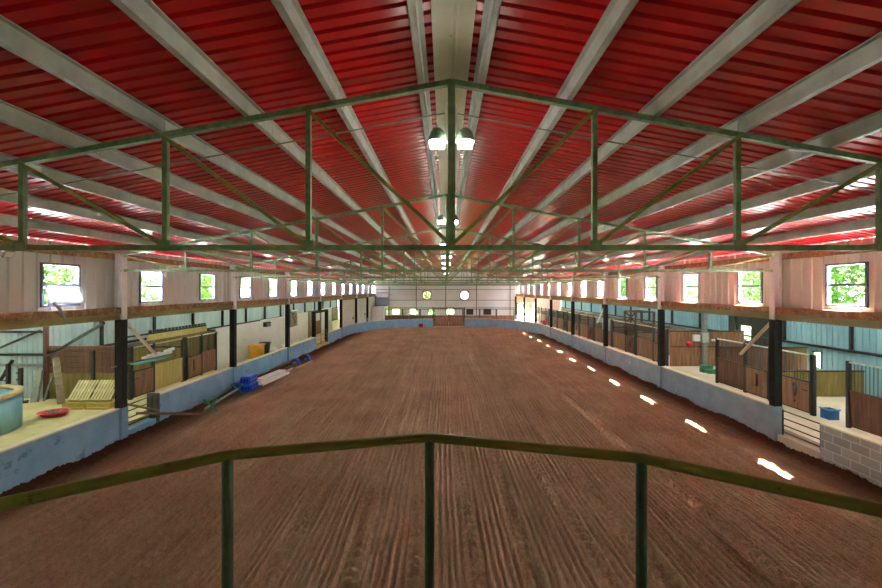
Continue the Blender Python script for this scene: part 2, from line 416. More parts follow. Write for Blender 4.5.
# ------------------------------------------------------------------ trusses
ZC, ZB = 7.555, 5.24        # apex and bottom chord
def chz(x): return ZC - SL*abs(x-XC)
def mk_truss(y):
    t = thing('roof_truss', 'x', 'roof truss', (XC, y, ZB), 'steel trusses across the arena')
    for s in (-1, 1):
        bm = B(); bar(bm, (XC,y,chz(XC)), (XC+s*9.95,y,chz(XC+9.95)), .075, .075); obj('top_chord', bm, GREEN, t)
    bm = B(); bar(bm, (XC-9.95,y,ZB), (XC+9.95,y,ZB), .08, .075); obj('bottom_chord', bm, GREEN, t)
    bm = B(); bar(bm, (XC,y,ZB), (XC,y,chz(XC)), .1, .08); obj('king_post', bm, GREEN, t)
    for s in (-1, 1):
        for k in range(1, 5):
            x = XC+s*2*k
            bm = B(); bar(bm, (x,y,ZB), (x,y,chz(x)), .07, .06); obj('post', bm, GREEN, t)
            bm = B(); bar(bm, (x,y-.03,chz(x)-.03), (x-s*2,y-.03,ZB+.03), .05, .05); obj('diagonal', bm, DIAGM, t)
            bm = B(); bx(bm, x-.09, x+.09, y-.055, y-.045, ZB-.05, ZB+.1); obj('gusset_plate', bm, GREEN, t)
        x = XC+s*9.9
        bm = B(); bar(bm, (x,y-.03,chz(x)-.03), (x-s*1.9,y-.03,ZB+.03), .05, .05); obj('diagonal', bm, DIAGM, t)
    return t
tr0 = mk_truss(COLY[0])
for i, y in enumerate(COLY[:-1]):
    l = f'green steel roof truss spanning the arena, {ORD[i]} from the balcony rail' if i else 'nearest green steel roof truss, spanning the arena just beyond the balcony rail'
    if i == 0: tr0['label'] = l
    else: dup(tr0, (0, y-COLY[0], 0), l)
for s, side in ((-1,'left'),(1,'right')):
    for i in range(7):
        a, b = COLY[i], COLY[i+1]; bm = B(); x = XC+s*4; x2 = XC+s*6
        bar(bm, (x,a,ZB+.06), (x2,b,ZB+.06), .05, .05)
        tag(obj('tie_brace', bm, GREEN, None, ((x+x2)/2,(a+b)/2,ZB)), f'thin slanting tie bar between trusses on the {side}, {ORD[i]} from the balcony', 'tie bar', 'tie bars between the trusses')
bm = B(); polytube(bm, [(XC-9.8,6.6,roofz(XC-9.8)-.218),(XC,6.6,ZAP-.218),(XC+9.8,6.6,roofz(XC+9.8)-.218)], .012, 6)
tag(obj('tie_rod', bm, GRIME, None, (XC,6.6,ZAP-.28)), 'thin bent rod following both roof slopes just beyond the nearest truss', 'rod')

# twin ridge lamps on the king posts
def mk_lamp(y):
    z = 6.78; t = thing('ridge_lamp', 'x', 'lamp', (XC, y+.16, z), 'twin lamps along the ridge')
    bm = B(); lathe(bm, [(.0,.0),(.085,.02),(.09,.46),(.06,.5)], (XC, y+.16, z+.06), 16); obj('ballast', bm, LAMPW, t, label='white upright ballast can')
    for s in (-1, 1):
        x = XC+s*.2
        bm = B(); prof = [(.2,0),(.19,.08),(.15,.17),(.08,.225),(.0,.24)]
        lathe(bm, prof, (x, y+.16, z), 20)
        bmesh.ops.scale(bm, vec=(.66,.66,.85), verts=bm.verts[:], space=Matrix.Translation((-x,-(y+.16),-z)))
        sh = obj('lamp_shade', bm, SHADE, t)
        bm = B(); bx(bm, x-.1, x+.1, y+.1, y+.21, z-.08, z-.01); obj('lens', bm, LENS, t, label='glowing white lens')
    bm = B(); bar(bm, (XC-.3,y+.16,z+.02), (XC+.3,y+.16,z+.02), .03); obj('arm', bm, SHADE, t)
    return t
lp0 = mk_lamp(COLY[0])
for i, y in enumerate(COLY[:-1]):
    l = f'twin domed ridge lamp, lit, hanging at the {ORD[i]} roof truss from the balcony'
    if i == 0: lp0['label'] = l
    else: dup(lp0, (0, y-COLY[0], 0), l)

# ------------------------------------------------------------------ columns
def mk_col(s, y, zb=None):
    x = XL+.02 if s < 0 else XR-.02; zs = 3.75
    t = thing('steel_column', 'x', 'column', (x, y, zb or 0), 'steel columns along the arena')
    def H_(bm, z0, z1, e=0):
        bx(bm, x-.11-e, x-.09+e, y-.10-e, y+.10+e, z0, z1); bx(bm, x+.09-e, x+.11+e, y-.10-e, y+.10+e, z0, z1); bx(bm, x-.09, x+.09, y-.012, y+.012, z0, z1)
    bm = B(); H_(bm, zs, chz(x)+.05); obj('upper_shaft', bm, WSTEEL, t, label='white upper length')
    zl = zb or WT[s]; bm = B(); H_(bm, zl, zs, .004); bx(bm, x-.1, x+.1, y-.09, y+.09, zl, zs-.1); obj('lower_shaft', bm, BSTEEL, t, label='black lower length')
    bm = B()
    if zb is None: bx(bm, x-.125, x+.125, y-.125, y+.125, -.05, WT[s]); obj('base', bm, BLUE if s < 0 else BLUER, t, label='blue painted base in the kick wall')
    bm = B(); bx(bm, x-.14, x+.14, y-.14, y+.14, chz(x)+.03, chz(x)+.05); obj('cap_plate', bm, WSTEEL, t)
    return t
for s, side in ((-1,'left'),(1,'right')):
    c0 = mk_col(s, COLY[0])
    for i, y in enumerate(COLY):
        l = f'black and white steel column in the {side} kick wall, {ORD[i]} from the balcony'
        if i == 0: c0['label'] = l; c0['group'] = 'steel columns along the arena'
        elif s < 0 and i == 4: mk_col(s, y, 3.03)['label'] = f'black and white steel column standing on the black gateway frame, {side} side'
        else: dup(c0, (0, y-COLY[0], 0), l)

# ------------------------------------------------------------------ clerestory walls and windows
ZW0, ZW1 = 4.22, 5.34
wn = 0
for s, side, yc0 in ((-1,'left',10.5),(1,'right',10.25)):
    x = XL-.2 if s < 0 else XR+.2
    yc = [yc0-3.225] + [yc0+3.225*k for k in range(15)]
    bm = B()
    ribs_holes(bm, 'x', x, -2.4, YEND, 3.8, roofz(x)-.0, [(c-.53,c+.53,ZW0,ZW1) for c in yc], nrm=(-s,0), depth=.045, rib=.05)
    struct('wall_'+side, bm, CLAD if s > 0 else M('cool white cladding', (216,220,224), (228,230,232), .8, .5, stretch=(1,1,.25), spot=(178,166,160), spot_scale=2.5, spot_at=.69))
    bm = B(); bx(bm, min(x,x-s*.1), max(x,x-s*.1), -2.4, YEND-.1, roofz(x)-.34, roofz(x)-.16); struct('trim_eaves_'+side, bm, RUST)
    # lintel: rusty ledge over a timber
    xi = x-s*.03
    bm = B(); bx(bm, min(xi,xi-s*.2), max(xi,xi-s*.2), -2.4, YEND-.1, 3.98, 4.12); bx(bm, min(xi-s*.2,xi-s*.215), max(xi-s*.2,xi-s*.215), -2.4, YEND-.1, 3.93, 4.09); struct('trim_ledge_'+side, bm, RUST)
    bm = B(); bx(bm, min(xi,xi-s*.16), max(xi,xi-s*.16), -2.4, YEND-.1, 3.74, 3.975); struct('trim_lintel_'+side, bm, LINT if s < 0 else LINTR)
    for c in yc:
        wn += 1
        bm = B()
        for u0, u1, z0, z1 in ((c-.53,c+.53,ZW0,ZW0+.05),(c-.53,c+.53,ZW1-.05,ZW1),(c-.53,c-.48,ZW0,ZW1),(c+.48,c+.53,ZW0,ZW1)):
            bx(bm, x-.05, x+.05, u0, u1, z0, z1)
        w = struct(f'window_{wn}', bm, WFRAME, None)
        zm = (ZW0+ZW1)/2
        odd = (s < 0 and c == 10.5)
        bm = B(); bx(bm, x-.02, x+.02, c-.48, c+.48, zm-.03, zm+.03); obj('mid_rail', bm, WFRAME, w)
        bm = B(); bx(bm, x-.003, x+.003, c-.48, c+.48, zm+.02, ZW1-.05); obj('glass_pane', bm, GLASS, w)
        if not odd:
            bm = B(); bx(bm, x-.003, x+.003, c-.48, c+.48, ZW0+.05, zm-.02); obj('glass_pane', bm, GLASS, w)
# white sheet hung in the lower half of the first left window
bm = B(); x = XL-.2; g = []
for i in range(13):
    row = []
    for j in range(7):
        u = i/12; v = j/6
        row.append(bm.verts.new((x+.06+.16*(1-v)*(.6+.4*u)+.012*math.sin(9*u+4*v), 10.03+.95*u+.05*(1-v)*(u-.3), ZW0+.08+.48*v-.05*(1-u)*(1-v)+.02*math.sin(7*u))))
    g.append(row)
for i in range(12):
    for j in range(6): bm.faces.new((g[i][j],g[i+1][j],g[i+1][j+1],g[i][j+1])).smooth = True
bmesh.ops.solidify(bm, geom=bm.faces[:], thickness=.01)
tag(obj('window_sheet', bm, TARP, None, (x+.1,10.5,ZW0)), 'crumpled white sheet hanging over the lower half of the nearest left window', 'sheet')
bm = B(); polytube(bm, [(x+.2,10.12,4.34),(x+.24,10.2,4.2),(x+.26,10.32,4.0),(x+.27,10.36,3.84)], .035, 6)
tag(obj('torn_strip', bm, TARP, None, (x+.26,10.3,3.84)), 'torn white strip dangling over the ledge below the sheeted window', 'strip')
for s, y, lab in ((-1,15.1,'small grey floodlight under the left eaves between two windows'),(1,16.6,'small grey floodlight under the right eaves between two windows'),(-1,8.9,'small blue grey floodlight under the left eaves, above the sheeted window')):
    x = (XL-.1 if s < 0 else XR+.05); t = thing('floodlight', lab, 'floodlight', (x,y,5.5), 'floodlights under the eaves')
    bm = B(); bar(bm, (x,y,5.62), (x-s*.18,y,5.5), .04); obj('bracket', bm, GRIME, t)
    bm = B(); bar(bm, (x-s*.12,y,5.53), (x-s*.3,y,5.44), .2, .16); obj('lamp_head', bm, GRIME, t)
    bm = B(); bar(bm, (x-s*.3,y,5.44), (x-s*.31,y,5.435), .17, .13); obj('lens', bm, LAMPW, t)

# ------------------------------------------------------------------ end wall
bm = B(); ye = YEND+.05
ew = [(-7.6,-6.5,1.15,1.95),(-5.0,-3.9,1.15,1.95),(-2.4,-1.4,1.15,1.95),(.25,1.3,1.15,1.95)]
fans = [(-3.25,-1.95,3.25,4.55),(2.15,3.45,3.25,4.55)]
ribs_holes(bm, 'y', ye, -10.1, 10.26, AZ, 2.8, ew, nrm=(0,-1), period=.3)
ribs_holes(bm, 'y', ye, -10.1, 10.26, 2.8, lambda X, Y: roofz(X), fans, nrm=(0,-1), period=.3)
struct('wall_end', bm, ENDW)
bm = B(); ribs(bm, (-15.4,ye), (-10.1,ye), AZ, 4.1, nrm=(0,-1)); struct('wall_end_aisle', bm, ENDW)
for z in (1.95+.12, 3.15, 4.68): 
    bm = B(); bx(bm, -10.0, 10.1, ye-.18, ye-.05, z, z+.09); struct('trim_girt', bm, GRIME)
for x in (-8, -4.1, .1, 4.5, 9.3):
    bm = B(); bx(bm, x-.07, x+.07, ye-.3, ye-.18, AZ, roofz(x)-.3); struct('trim_post', bm, GRIME)
for k, (a, b, z0, z1) in enumerate(ew):
    wn += 1; bm = B()
    for q in ((a,a+.06,z0,z1),(b-.06,b,z0,z1),(a,b,z0,z0+.06),(a,b,z1-.06,z1)): bx(bm, q[0], q[1], ye-.04, ye+.04, q[2], q[3])
    w = struct(f'window_{wn}', bm, WFRAME); bm = B(); bx(bm, a+.06, b-.06, ye-.004, ye+.004, z0+.06, z1-.06); obj('glass_pane', bm, GLASS, w)
def mk_fan(name, label, c, r, half, plane, mats, cat='fan', group=None, blades=4):
    """square housing with a round opening, hub and blades; plane 'y' faces -Y, 'x' faces X"""
    P = (lambda u, v, d: (c[0]+u, c[1]+d, c[2]+v)) if plane == 'y' else (lambda u, v, d: (c[0]+d, c[1]+u, c[2]+v))
    t = thing(name, label, cat, c, group); bm = B(); n = 32; rows = []
    for i in range(n):
        a = 2*math.pi*i/n; ca, sa = math.cos(a), math.sin(a); k = half/max(abs(ca), abs(sa))
        rows.append([bm.verts.new(P(*q)) for q in ((ca*r,sa*r,-.06),(ca*k,sa*k,-.06),(ca*k,sa*k,.06),(ca*r,sa*r,.06))])
    for i in range(n):
        a, b = rows[i], rows[(i+1) % n]
        for j in range(4): bm.faces.new((a[j],b[j],b[(j+1)%4],a[(j+1)%4]))
    obj('housing', bm, mats[0], t)
    for k in range(blades):
        a = 2*math.pi*k/blades+.5; bm = B(); vs = []
        for rr, w, d in ((.18*r,.7,.02),(.95*r,.85,.05)):
            for sg in (-1, 1):
                vs.append(P(rr*math.cos(a+sg*w*.45), rr*math.sin(a+sg*w*.45), sg*d))
        f = [bm.verts.new(v) for v in (vs[0],vs[1],vs[3],vs[2])]; bm.faces.new(f)
        bmesh.ops.solidify(bm, geom=bm.faces[:], thickness=.012); obj('blade', bm, mats[1], t)
    bm = B(); bar(bm, P(0,0,-.07), P(0,0,.07), r*.3, r*.3, 12); obj('hub', bm, mats[1], t)
    for a in (0, math.pi/2):
        bm = B(); bar(bm, P(-r*math.cos(a),-r*math.sin(a),.065), P(r*math.cos(a),r*math.sin(a),.065), .03); obj('motor_bracket', bm, mats[1], t)
    return t
for x, sd in ((-2.6,'left'),(2.8,'right')):
    mk_fan('wall_fan', f'tan square extractor fan high in the end wall, {sd} of the pair', (x,ye-.05,3.9), .52, .65, 'y', (TAN, OLDMETAL), group='fans in the end wall', blades=5)
# dark shutters right of the end gate
for x, w, lab in ((3.55,.5,'dark square hatch cover on the end wall, just right of the gate'),(6.05,.55,'dark square hatch cover on the end wall, midway along the right half')):
    bm = B(); bx(bm, x-w, x+w, ye-.13, ye-.037, 1.1, 1.95); tag(obj('hatch_cover', bm, DARK, None, (x,ye-.1,1.1)), lab, 'hatch')

# ------------------------------------------------------------------ outer aisle walls, lean-to roofs
XOL, XOR = -15.4, 16.7
bm = B(); ribs(bm, (XOL,15.5), (XOL,YEND), AZ, 3.75, nrm=(1,0), period=.25); struct('wall_outer_left', bm, SIDE)
bm = B(); ribs(bm, (-21.6,15.5), (XOL,15.5), AZ, 3.5, nrm=(0,-1), period=.2, depth=.03, rib=.09); struct('wall_annex_cross', bm, SIDE)
bm = B(); ribs(bm, (-21.6,-2), (-21.6,15.5), AZ, 3.3, nrm=(1,0)); struct('wall_annex_left', bm, SIDE)
bm = B(); ribs_holes(bm, 'x', XOR, -2, YEND, AZ, 3.75, [(17.7,18.15,1.15,1.9),(21.7,22.6,1.9,2.7)], nrm=(-1,0), period=.25); struct('wall_outer_right', bm, M('blue cladding', (124,170,190), (150,190,204), .9, .5, stretch=(1,1,.3), spot=(104,140,150), spot_scale=3, spot_at=.68))
bm = B()
for ya, yb, z0, z1 in ((17.7,18.15,1.15,1.9),(21.7,22.6,1.9,2.7)):
    bm = B()
    for q in ((ya,ya+.05,z0,z1),(yb-.05,yb,z0,z1),(ya,yb,z0,z0+.05),(ya,yb,z1-.05,z1)): bx(bm, XOR-.04, XOR+.04, *q)
    wn += 1; w = struct(f'window_{wn}', bm, DARK); bm = B(); bx(bm, XOR-.004, XOR+.004, ya+.05, yb-.05, z0+.05, z1-.05); obj('glass_pane', bm, GLASS, w)
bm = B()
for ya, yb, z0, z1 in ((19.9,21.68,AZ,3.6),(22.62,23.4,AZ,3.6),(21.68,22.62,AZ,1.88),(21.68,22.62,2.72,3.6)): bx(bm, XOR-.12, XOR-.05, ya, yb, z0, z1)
struct('trim_shade_panel', bm, DKSHADE)  # dark panel painted in for the sunless stretch of siding
for s, x, y0, y1, sd in ((-1,XOL,15.6,YEND-.1,'left'),(1,XOR,-2,YEND-.1,'right')):
    bm = B(); bx(bm, min(x-s*.06,x-s*.16), max(x-s*.06,x-s*.16), y0, y1, 2.1, 2.2); struct('trim_girt_'+sd, bm, DARK)
    bm = B(); bx(bm, min(x-s*.05,x-s*.1), max(x-s*.05,x-s*.1), max(y0, 23.4) if s > 0 else y0, y1, AZ, 2.0); struct('wall_lining_'+sd, bm, WOODG)
    k = 0; y = y0+2.2
    bm = B()
    while y < y1:
        bx(bm, min(x-s*.05,x-s*.2), max(x-s*.05,x-s*.2), y-.03, y+.03, 2.2, 3.7); y += 3.225
    struct('trim_studs_'+sd, bm, DARK)
bm = B(); z = lambda X: 4.15-.115*(abs(X)-10)
for x0, x1, y0, y1 in ((-10.1,-15.6,15.3,YEND),(-10.1,-21.8,-2.4,15.6)):
    for dz in (0, .04):
        v = [bm.verts.new((a,b,z(a)+dz)) for a, b in ((x0,y0),(x1,y0),(x1,y1),(x0,y1))]; bm.faces.new(v)
struct('ceiling_aisle_left', bm, LIGHTROOF)
bm = B()
for dz in (0, .04):
    v = [bm.verts.new((a,b,z(a)+dz)) for a, b in ((10.27,-2.4),(16.9,-2.4),(16.9,YEND),(10.27,YEND))]; bm.faces.new(v)
struct('ceiling_aisle_right', bm, LIGHTROOF)
for z0, lab in ((2.12,'g'),(1.72,'h'),(3.0,'k')):
    bm = B(); bx(bm, -21.5, XOL, 15.36, 15.46, z0, z0+.08); struct('trim_annex_girt', bm, DARK if z0 != 1.72 else GRIME)
bm = B(); bx(bm, 10.28, 12.9, YEND, YEND+.06, 2.85, 3.85); struct('trim_fascia', bm, REDDISH)
bm = B(); bx(bm, 10.28, 10.42, YEND-.1, YEND+.06, AZ, 2.85); bx(bm, 12.86, 13.0, YEND-.1, YEND+.06, AZ, 2.85); struct('trim_opening_post', bm, DARK)
bm = B(); ribs(bm, (12.9,YEND+.03), (XOR,YEND+.03), AZ, 3.85, nrm=(0,-1)); struct('wall_aisle_end', bm, M('pink cladding',(206,170,160),(222,190,180),2,.6))
# wall behind the balcony, and the balcony floor
bm = B(); bx(bm, -21.6, 16.8, -2.55, -2.42, 0, 8.2); struct('wall_back', bm, CLAD)
bm = B(); v = [(-3.2,-2.4),(-3.2,.2),(-1.56,1.34),(-.97,1.80),(-.07,2.0),(.86,1.75),(1.48,1.3),(3.0,.2),(3.0,-2.4)]
lo = [bm.verts.new((a,b,2.83)) for a, b in v]; hi = [bm.verts.new((a,b,2.95)) for a, b in v]
bm.faces.new(lo); bm.faces.new(hi)
for i in range(len(v)): bm.faces.new((lo[i],lo[(i+1)%9],hi[(i+1)%9],hi[i]))
struct('floor_balcony', bm, WOODG)
# balcony rail
RZ = H-.71
rp = [(-2.6,.42,RZ),(-1.46,1.335,RZ),(-.935,1.72,RZ),(-.075,1.93,RZ),(.83,1.69,RZ),(1.41,1.285,RZ),(2.5,.45,RZ)]
t = thing('balcony_railing', 'bowed olive green pipe railing of the viewing balcony, in front of everything', 'railing', (0,1.6,2.95))
pp = []
for i, p in enumerate(rp):
    p = Vector(p)
    if 0 < i < len(rp)-1:
        a = (Vector(rp[i-1])-p).normalized(); b = (Vector(rp[i+1])-p).normalized()
        pp += [p+a*.05, p+(a+b)*.008, p+b*.05]
    else: pp.append(p)
bm = B(); polytube(bm, pp, .0225, 14); obj('handrail', bm, OLIVE, t)
for p in (rp[1], rp[2], rp[3], rp[4], rp[5]):
    if p in (rp[1], rp[5]): p = (p[0]*1.12, p[1]-.12, p[2])
    bm = B(); bar(bm, (p[0],p[1],2.95), (p[0],p[1],RZ-.01), .046, .046, 14)
    bx(bm, p[0]-.05, p[0]+.05, p[1]-.05, p[1]+.05, 2.95, 2.96); obj('post', bm, DGREEN, t, label='dark green post')

# ------------------------------------------------------------------ stall fronts
def planks(bm, s, x, ya, yb, z0, z1, w=.15, th=.04):
    n = max(1, round((yb-ya)/w)); w = (yb-ya)/n
    for i in range(n):
        d = R.uniform(0,.006)
        bx(bm, x-d, x+th, ya+i*w+.004, ya+(i+1)*w-.004, z0+R.uniform(0,.008), z1)
def stall(s, x, ya, yb, label, door=None, wood=WOOD, dwood=None, zw=1.55, zt=2.45, bars=True, group=None, latch='handle', dbars=True):
    t = thing('horse_stall', label, 'stall front', (x,(ya+yb)/2,AZ), group)
    solids = [(ya,yb)] if not door else [q for q in ((ya,door[0]),(door[1],yb)) if q[1]-q[0] > .1]
    for a, b in solids:
        bm = B(); planks(bm, s, x, a+.05, b-.05, AZ+.05, zw); bx(bm, x-.012, x+.05, a+.05, b-.05, zw, zw+.05); obj('board_panel', bm, wood, t)
        if bars:
            bm = B(); y = a+.12
            while y < b-.06: bar(bm, (x+.02,y,zw+.05), (x+.02,y,zt-.02), .018, .018, 6); y += .11
            obj('grille', bm, DARK, t)
    if door:
        a, b = door; bm = B(); planks(bm, s, x-s*.03, a+.04, b-.04, AZ+.06, zw-.02)
        d = obj('door', bm, dwood or wood, t)
        bm = B(); xx = x-s*.03
        for q in ((a+.03,a+.07,AZ+.05,zw+.02),(b-.07,b-.03,AZ+.05,zw+.02),(a+.03,b-.03,AZ+.05,AZ+.09),(a+.03,b-.03,zw-.02,zw+.02)): bx(bm, xx-.02, xx+.06, *q)
        obj('door_frame', bm, DARK, d)
        bm = B(); xh = xx-s*.05
        if latch == 'handle':
            bar(bm, (xh,(a+b)/2-.1,zw-.2), (xh,(a+b)/2-.1,zw-.65), .06, .04); bar(bm, (xh,(a+b)/2-.1,zw-.2), (xx,(a+b)/2+.1,zw-.2), .04, .04); bar(bm, (xh,(a+b)/2-.1,zw-.65), (xx,(a+b)/2+.1,zw-.65), .04, .04)
        else:
            bar(bm, (xh,a+.1,zw-.3), (xh,a+.3,zw-.3), .035, .03)
        obj('latch', bm, DARK, d)
        if dbars:
            bm = B(); y = a+.14
            while y < b-.06: bar(bm, (x+.02,y,zw), (x+.02,y,zt-.02), .018, .018, 6); y += .11
            obj('grille', bm, DARK, t)
    for y in sorted({ya, yb} | (set(door) if door else set())):
        bm = B(); bx(bm, x-.04, x+.06, y-.045, y+.045, AZ, zt+.04); obj('post', bm, DARK, t)
    bm = B(); bar(bm, (x,ya,zt), (x,yb,zt), .055, .055, 10); obj('top_rail', bm, GALV, t, label='pale galvanised rail')
    return t
XSR, XSL = 12.3, -12.05
stall(1, XSR, 8.4, 12.2, 'dark boarded stall front with bars behind the grey block wall', None, WOODD)
stall(1, XSR, 13.35, 14.75, 'brown stall door with a head collar hung on it, behind the open gate', (13.4,14.7), WOOD, latch='bolt')
stall(1, XSR, 15.1, 18.1, 'weathered dark stall front with bars beside the nearest right black column', (15.15,16.4), WOODD, WOOD)
gr = 'row of brown stalls along the right aisle'
for i in range(9):
    a = 22.15+3.6*i
    stall(1, XSR, a, a+3.55, f'brown boarded stall front with bars in the right aisle, {ORD[i] if i else "first"} beyond the open bay', (a+.15,a+1.45), WOOD, WOODD if i % 2 else WOOD, group=gr)
stall(-1, XSL, 15.3, 18.35, 'pale yellow boarded stall front with a brown door, beyond the pallets', (15.35,16.5), WOODY, WOOD, zw=1.5, zt=2.42, bars=False, latch='bolt', dbars=False)
stall(-1, XSL, 18.5, 21.0, 'reddish brown boarded stall front ending at the white board wall', (18.55,19.75), WOOD, WOOD, zw=1.52, zt=2.42)
# partitions
def partition(x0, x1, y, z1, label, mt=WOODO, z0=AZ, name='stall_partition', horiz=False, group='boarded partitions behind the stall fronts'):
    t = thing(name, label, 'partition', ((x0+x1)/2, y, z0), group); bm = B()
    if horiz:
        n = round((z1-z0)/.18); w = (z1-z0)/n
        for i in range(n): bx(bm, x0, x1, y-R.uniform(0,.008), y+.04, z0+i*w+.004, z0+(i+1)*w-.004)
    else:
        n = round((x1-x0)/.16); w = (x1-x0)/n
        for i in range(n): bx(bm, x0+i*w+.003, x0+(i+1)*w-.003, y-R.uniform(0,.008), y+.04, z0, z1)
    obj('board_panel', bm, mt, t)
    bm = B(); bx(bm, x0, x1, y-.02, y+.06, z1, z1+.06); obj('cap_rail', bm, DARK, t)
    return t
partition(XSR+.9, XOR-.2, 15.75, 1.42, 'olive boarded partition seen through the open doorway behind the block wall')
partition(XSR+.1, XOR-.2, 18.2, 2.0, 'dark boarded partition at the near side of the open bay', WOODD)
t = partition(XSR+.1, XOR-.2, 22.05, 2.35, 'brown boarded cross wall at the back of the open bay on the right', WOOD)
bm = B(); bx(bm, XSR+.1, XOR-.2, 21.98, 22.0, 1.5, 1.58); obj('batten', bm, WOODD, t)
for i in range(1, 9): partition(XSR+.1, XOR-.2, 22.15+3.6*i-.03, 1.9, f'boarded partition between right stalls, {ORD[i-1] if i > 1 else "first"} past the open bay', WOODG)
partition(XOL+.15, XSL-.1, 18.42, 2.0, 'olive boarded partition between the two left stalls')
partition(XOL+.15, XSL-.1, 21.05, 2.5, 'olive boarded partition at the white board wall')
# boarded screen behind the pallets
t = thing('timber_screen', 'two tone boarded screen standing behind the leaning pallets', 'screen', (-13.2,15.45,AZ))
bm = B(); zz = 1.45
while zz < 2.3: bx(bm, XOL+.1, XSL-.1, 15.42-R.uniform(0,.01), 15.46, zz, zz+.2); zz += .21
obj('plank', bm, WOODD, t, label='dark horizontal upper planks')
bm = B(); x = XOL+.1
while x < XSL-.2: bx(bm, x, x+.155, 15.43-R.uniform(0,.006), 15.46, AZ, 1.43); x += .16
obj('board_panel', bm, WOODO, t, label='olive upright lower boards')
bm = B(); bx(bm, -13.6, -13.48, 15.34, 15.42, AZ, 2.32); obj('post', bm, DARK, t)
# timber header over the left stalls, with upright pegs
t = thing('timber_header', 'yellow timber header beam with dark pegs above the left stalls', 'beam', (-12.5,19,2.5))
bm = B(); bx(bm, -12.6, -12.5, 16.9, 21.0, 2.5, 2.75); obj('beam', bm, WOODY, t)
bm = B(); bx(bm, -12.6, -12.52, 15.4, 21.0, 2.76, 2.82); y = 17
while y < 20.9: bx(bm, -12.6, -12.54, y, y+.12, 2.82, 2.93); y += .24
obj('rack', bm, DARK, t)
for y in (16.95, 20.95):
    bm = B(); bx(bm, -12.6, -12.5, y-.05, y+.05, AZ, 2.5); obj('post', bm, WOODO, t)
# white board wall with openings
bm = B(); x = XSL
for ya, yb, z0, z1 in ((21.1,26.2,AZ,2.62),(26.2,29.9,AZ,2.68),(29.9,30.75,AZ,2.7),(30.75,32.75,AZ,1.75),(30.75,32.75,2.95,3.05),(32.75,35.2,AZ,2.72),(38.8,42.5,AZ,2.8)): bx(bm, x-.05, x, ya, yb, z0, z1)
bx(bm, x-.05, x+.03, 29.85, 29.95, AZ, 2.72); bx(bm, x-.02, x+.012, 21.1, 35, AZ, AZ+.12)
struct('wall_white_boards', bm, WBOARD)
mk_fan('wall_fan', 'round spoked fan in a dark square frame set into the left white board wall', (XSL-.02,31.75,2.35), .52, .6, 'x', (GRIME, TAN), blades=5)
t = thing('wall_vent', 'small dark cowl vent mounted on the left white board wall', 'vent', (XSL+.1,26.9,2.3))
bm = B(); bx(bm, XSL, XSL+.22, 26.5, 27.2, 2.2, 2.5); obj('cowl', bm, DARK, t); bm = B(); bx(bm, XSL+.22, XSL+.24, 26.55, 26.8, 2.24, 2.42); bx(bm, XSL+.22, XSL+.24, 26.9, 27.15, 2.24, 2.42); obj('louvre', bm, GRIME, t)
# goal-post doorway and brown door further along the left aisle
t = thing('gateway_frame', 'black steel gateway frame over the left kick wall opening', 'frame', (XL-.1,32.1,.3))
for y in (30.5, 33.75):
    bm = B(); bx(bm, XL-.22, XL+.02, y-.09 if y < 31 else y-.14, y+.14 if y < 31 else y+.14, .3, 2.95); obj('post', bm, BSTEEL, t)
bm = B(); bx(bm, XL-.2, XL, 30.4, 33.9, 2.85, 3.02); obj('header', bm, BSTEEL, t)
t = thing('stable_door', 'tan half door with white doorway behind the black gateway frame', 'door', (XSL+.02,37,AZ))
bm = B(); planks(bm, -1, XSL, 35.3, 38.6, AZ, 1.75); obj('lower_leaf', bm, M('tan door boards',(160,110,62),(186,136,84),2,.7,stretch=(5,5,.6)), t)
bm = B()
for y in (35.3, 36.2, 38.7): bx(bm, XSL-.05, XSL+.06, y-.06, y+.06, AZ, 2.75)
bx(bm, XSL-.05, XSL+.06, 35.3, 38.7, 2.68, 2.78); obj('door_frame', bm, WOODG, t)
bm = B(); bx(bm, XSL-.06, XSL-.03, 37, 38.6, 1.75, 2.68); obj('upper_leaf', bm, WBOARD, t)
# white sliding panels in the far left bays, white booth
for i, (a, b, lab) in enumerate(((38.15,44.3,'large off-white sliding panel filling a far left bay, nearer of two'),(44.6,50.75,'large off-white sliding panel filling a far left bay, farther of two'))):
    t = thing('sliding_panel', lab, 'sliding panel', (XL-.05,(a+b)/2,1.0), 'large white panels in the far left bays')
    bm = B(); bx(bm, XL-.1, XL-.06, a+.06, b-.06, AZ, 3.7); obj('sheet', bm, WPANEL, t)
    bm = B()
    for q in ((a,a+.08,AZ,3.72),(b-.08,b,AZ,3.72),(a,b,3.66,3.73)): bx(bm, XL-.12, XL-.03, *q)
    obj('edge_frame', bm, DARK, t)
    bm = B(); bx(bm, XL-.06, XL-.02, b-1.2, b-.8, 1.5, 1.75); obj('latch', bm, DARK, t)
bm = B(); bx(bm, XL-.1, XL-.04, 51.05, 56.85, AZ, 4.05); struct('wall_far_left', bm, WBOARD)
t = thing('booth', 'plain white boxed room in the far left corner', 'booth', (-9.0,54.8,AZ))
bm = B(); bx(bm, -9.68, -8.1, 53.0, YEND-.4, AZ, 2.35); obj('body', bm, WBOARD, t); bm = B(); bx(bm, -9.7, -8.05, 52.95, YEND-.4, 2.35, 2.43); obj('roof', bm, WPANEL, t)
t = thing('duct_box', 'blue grey boxed duct on dark brackets high in the far left corner', 'duct', (-9.0,56.3,2.6))
bm = B(); bx(bm, -9.7, -8.15, 55.9, 56.8, 2.55, 3.5); obj('casing', bm, M('blue grey casing',(140,160,176),(160,178,190),3,.5), t)
bm = B(); bx(bm, -9.75, -8.1, 55.8, 56.85, 2.45, 2.55); bx(bm, -9.75, -8.1, 55.8, 56.85, 3.5, 3.58); bx(bm, -9.75, -8.1, 56.5, 56.85, 4.2, 4.28); obj('bracket', bm, DARK, t)

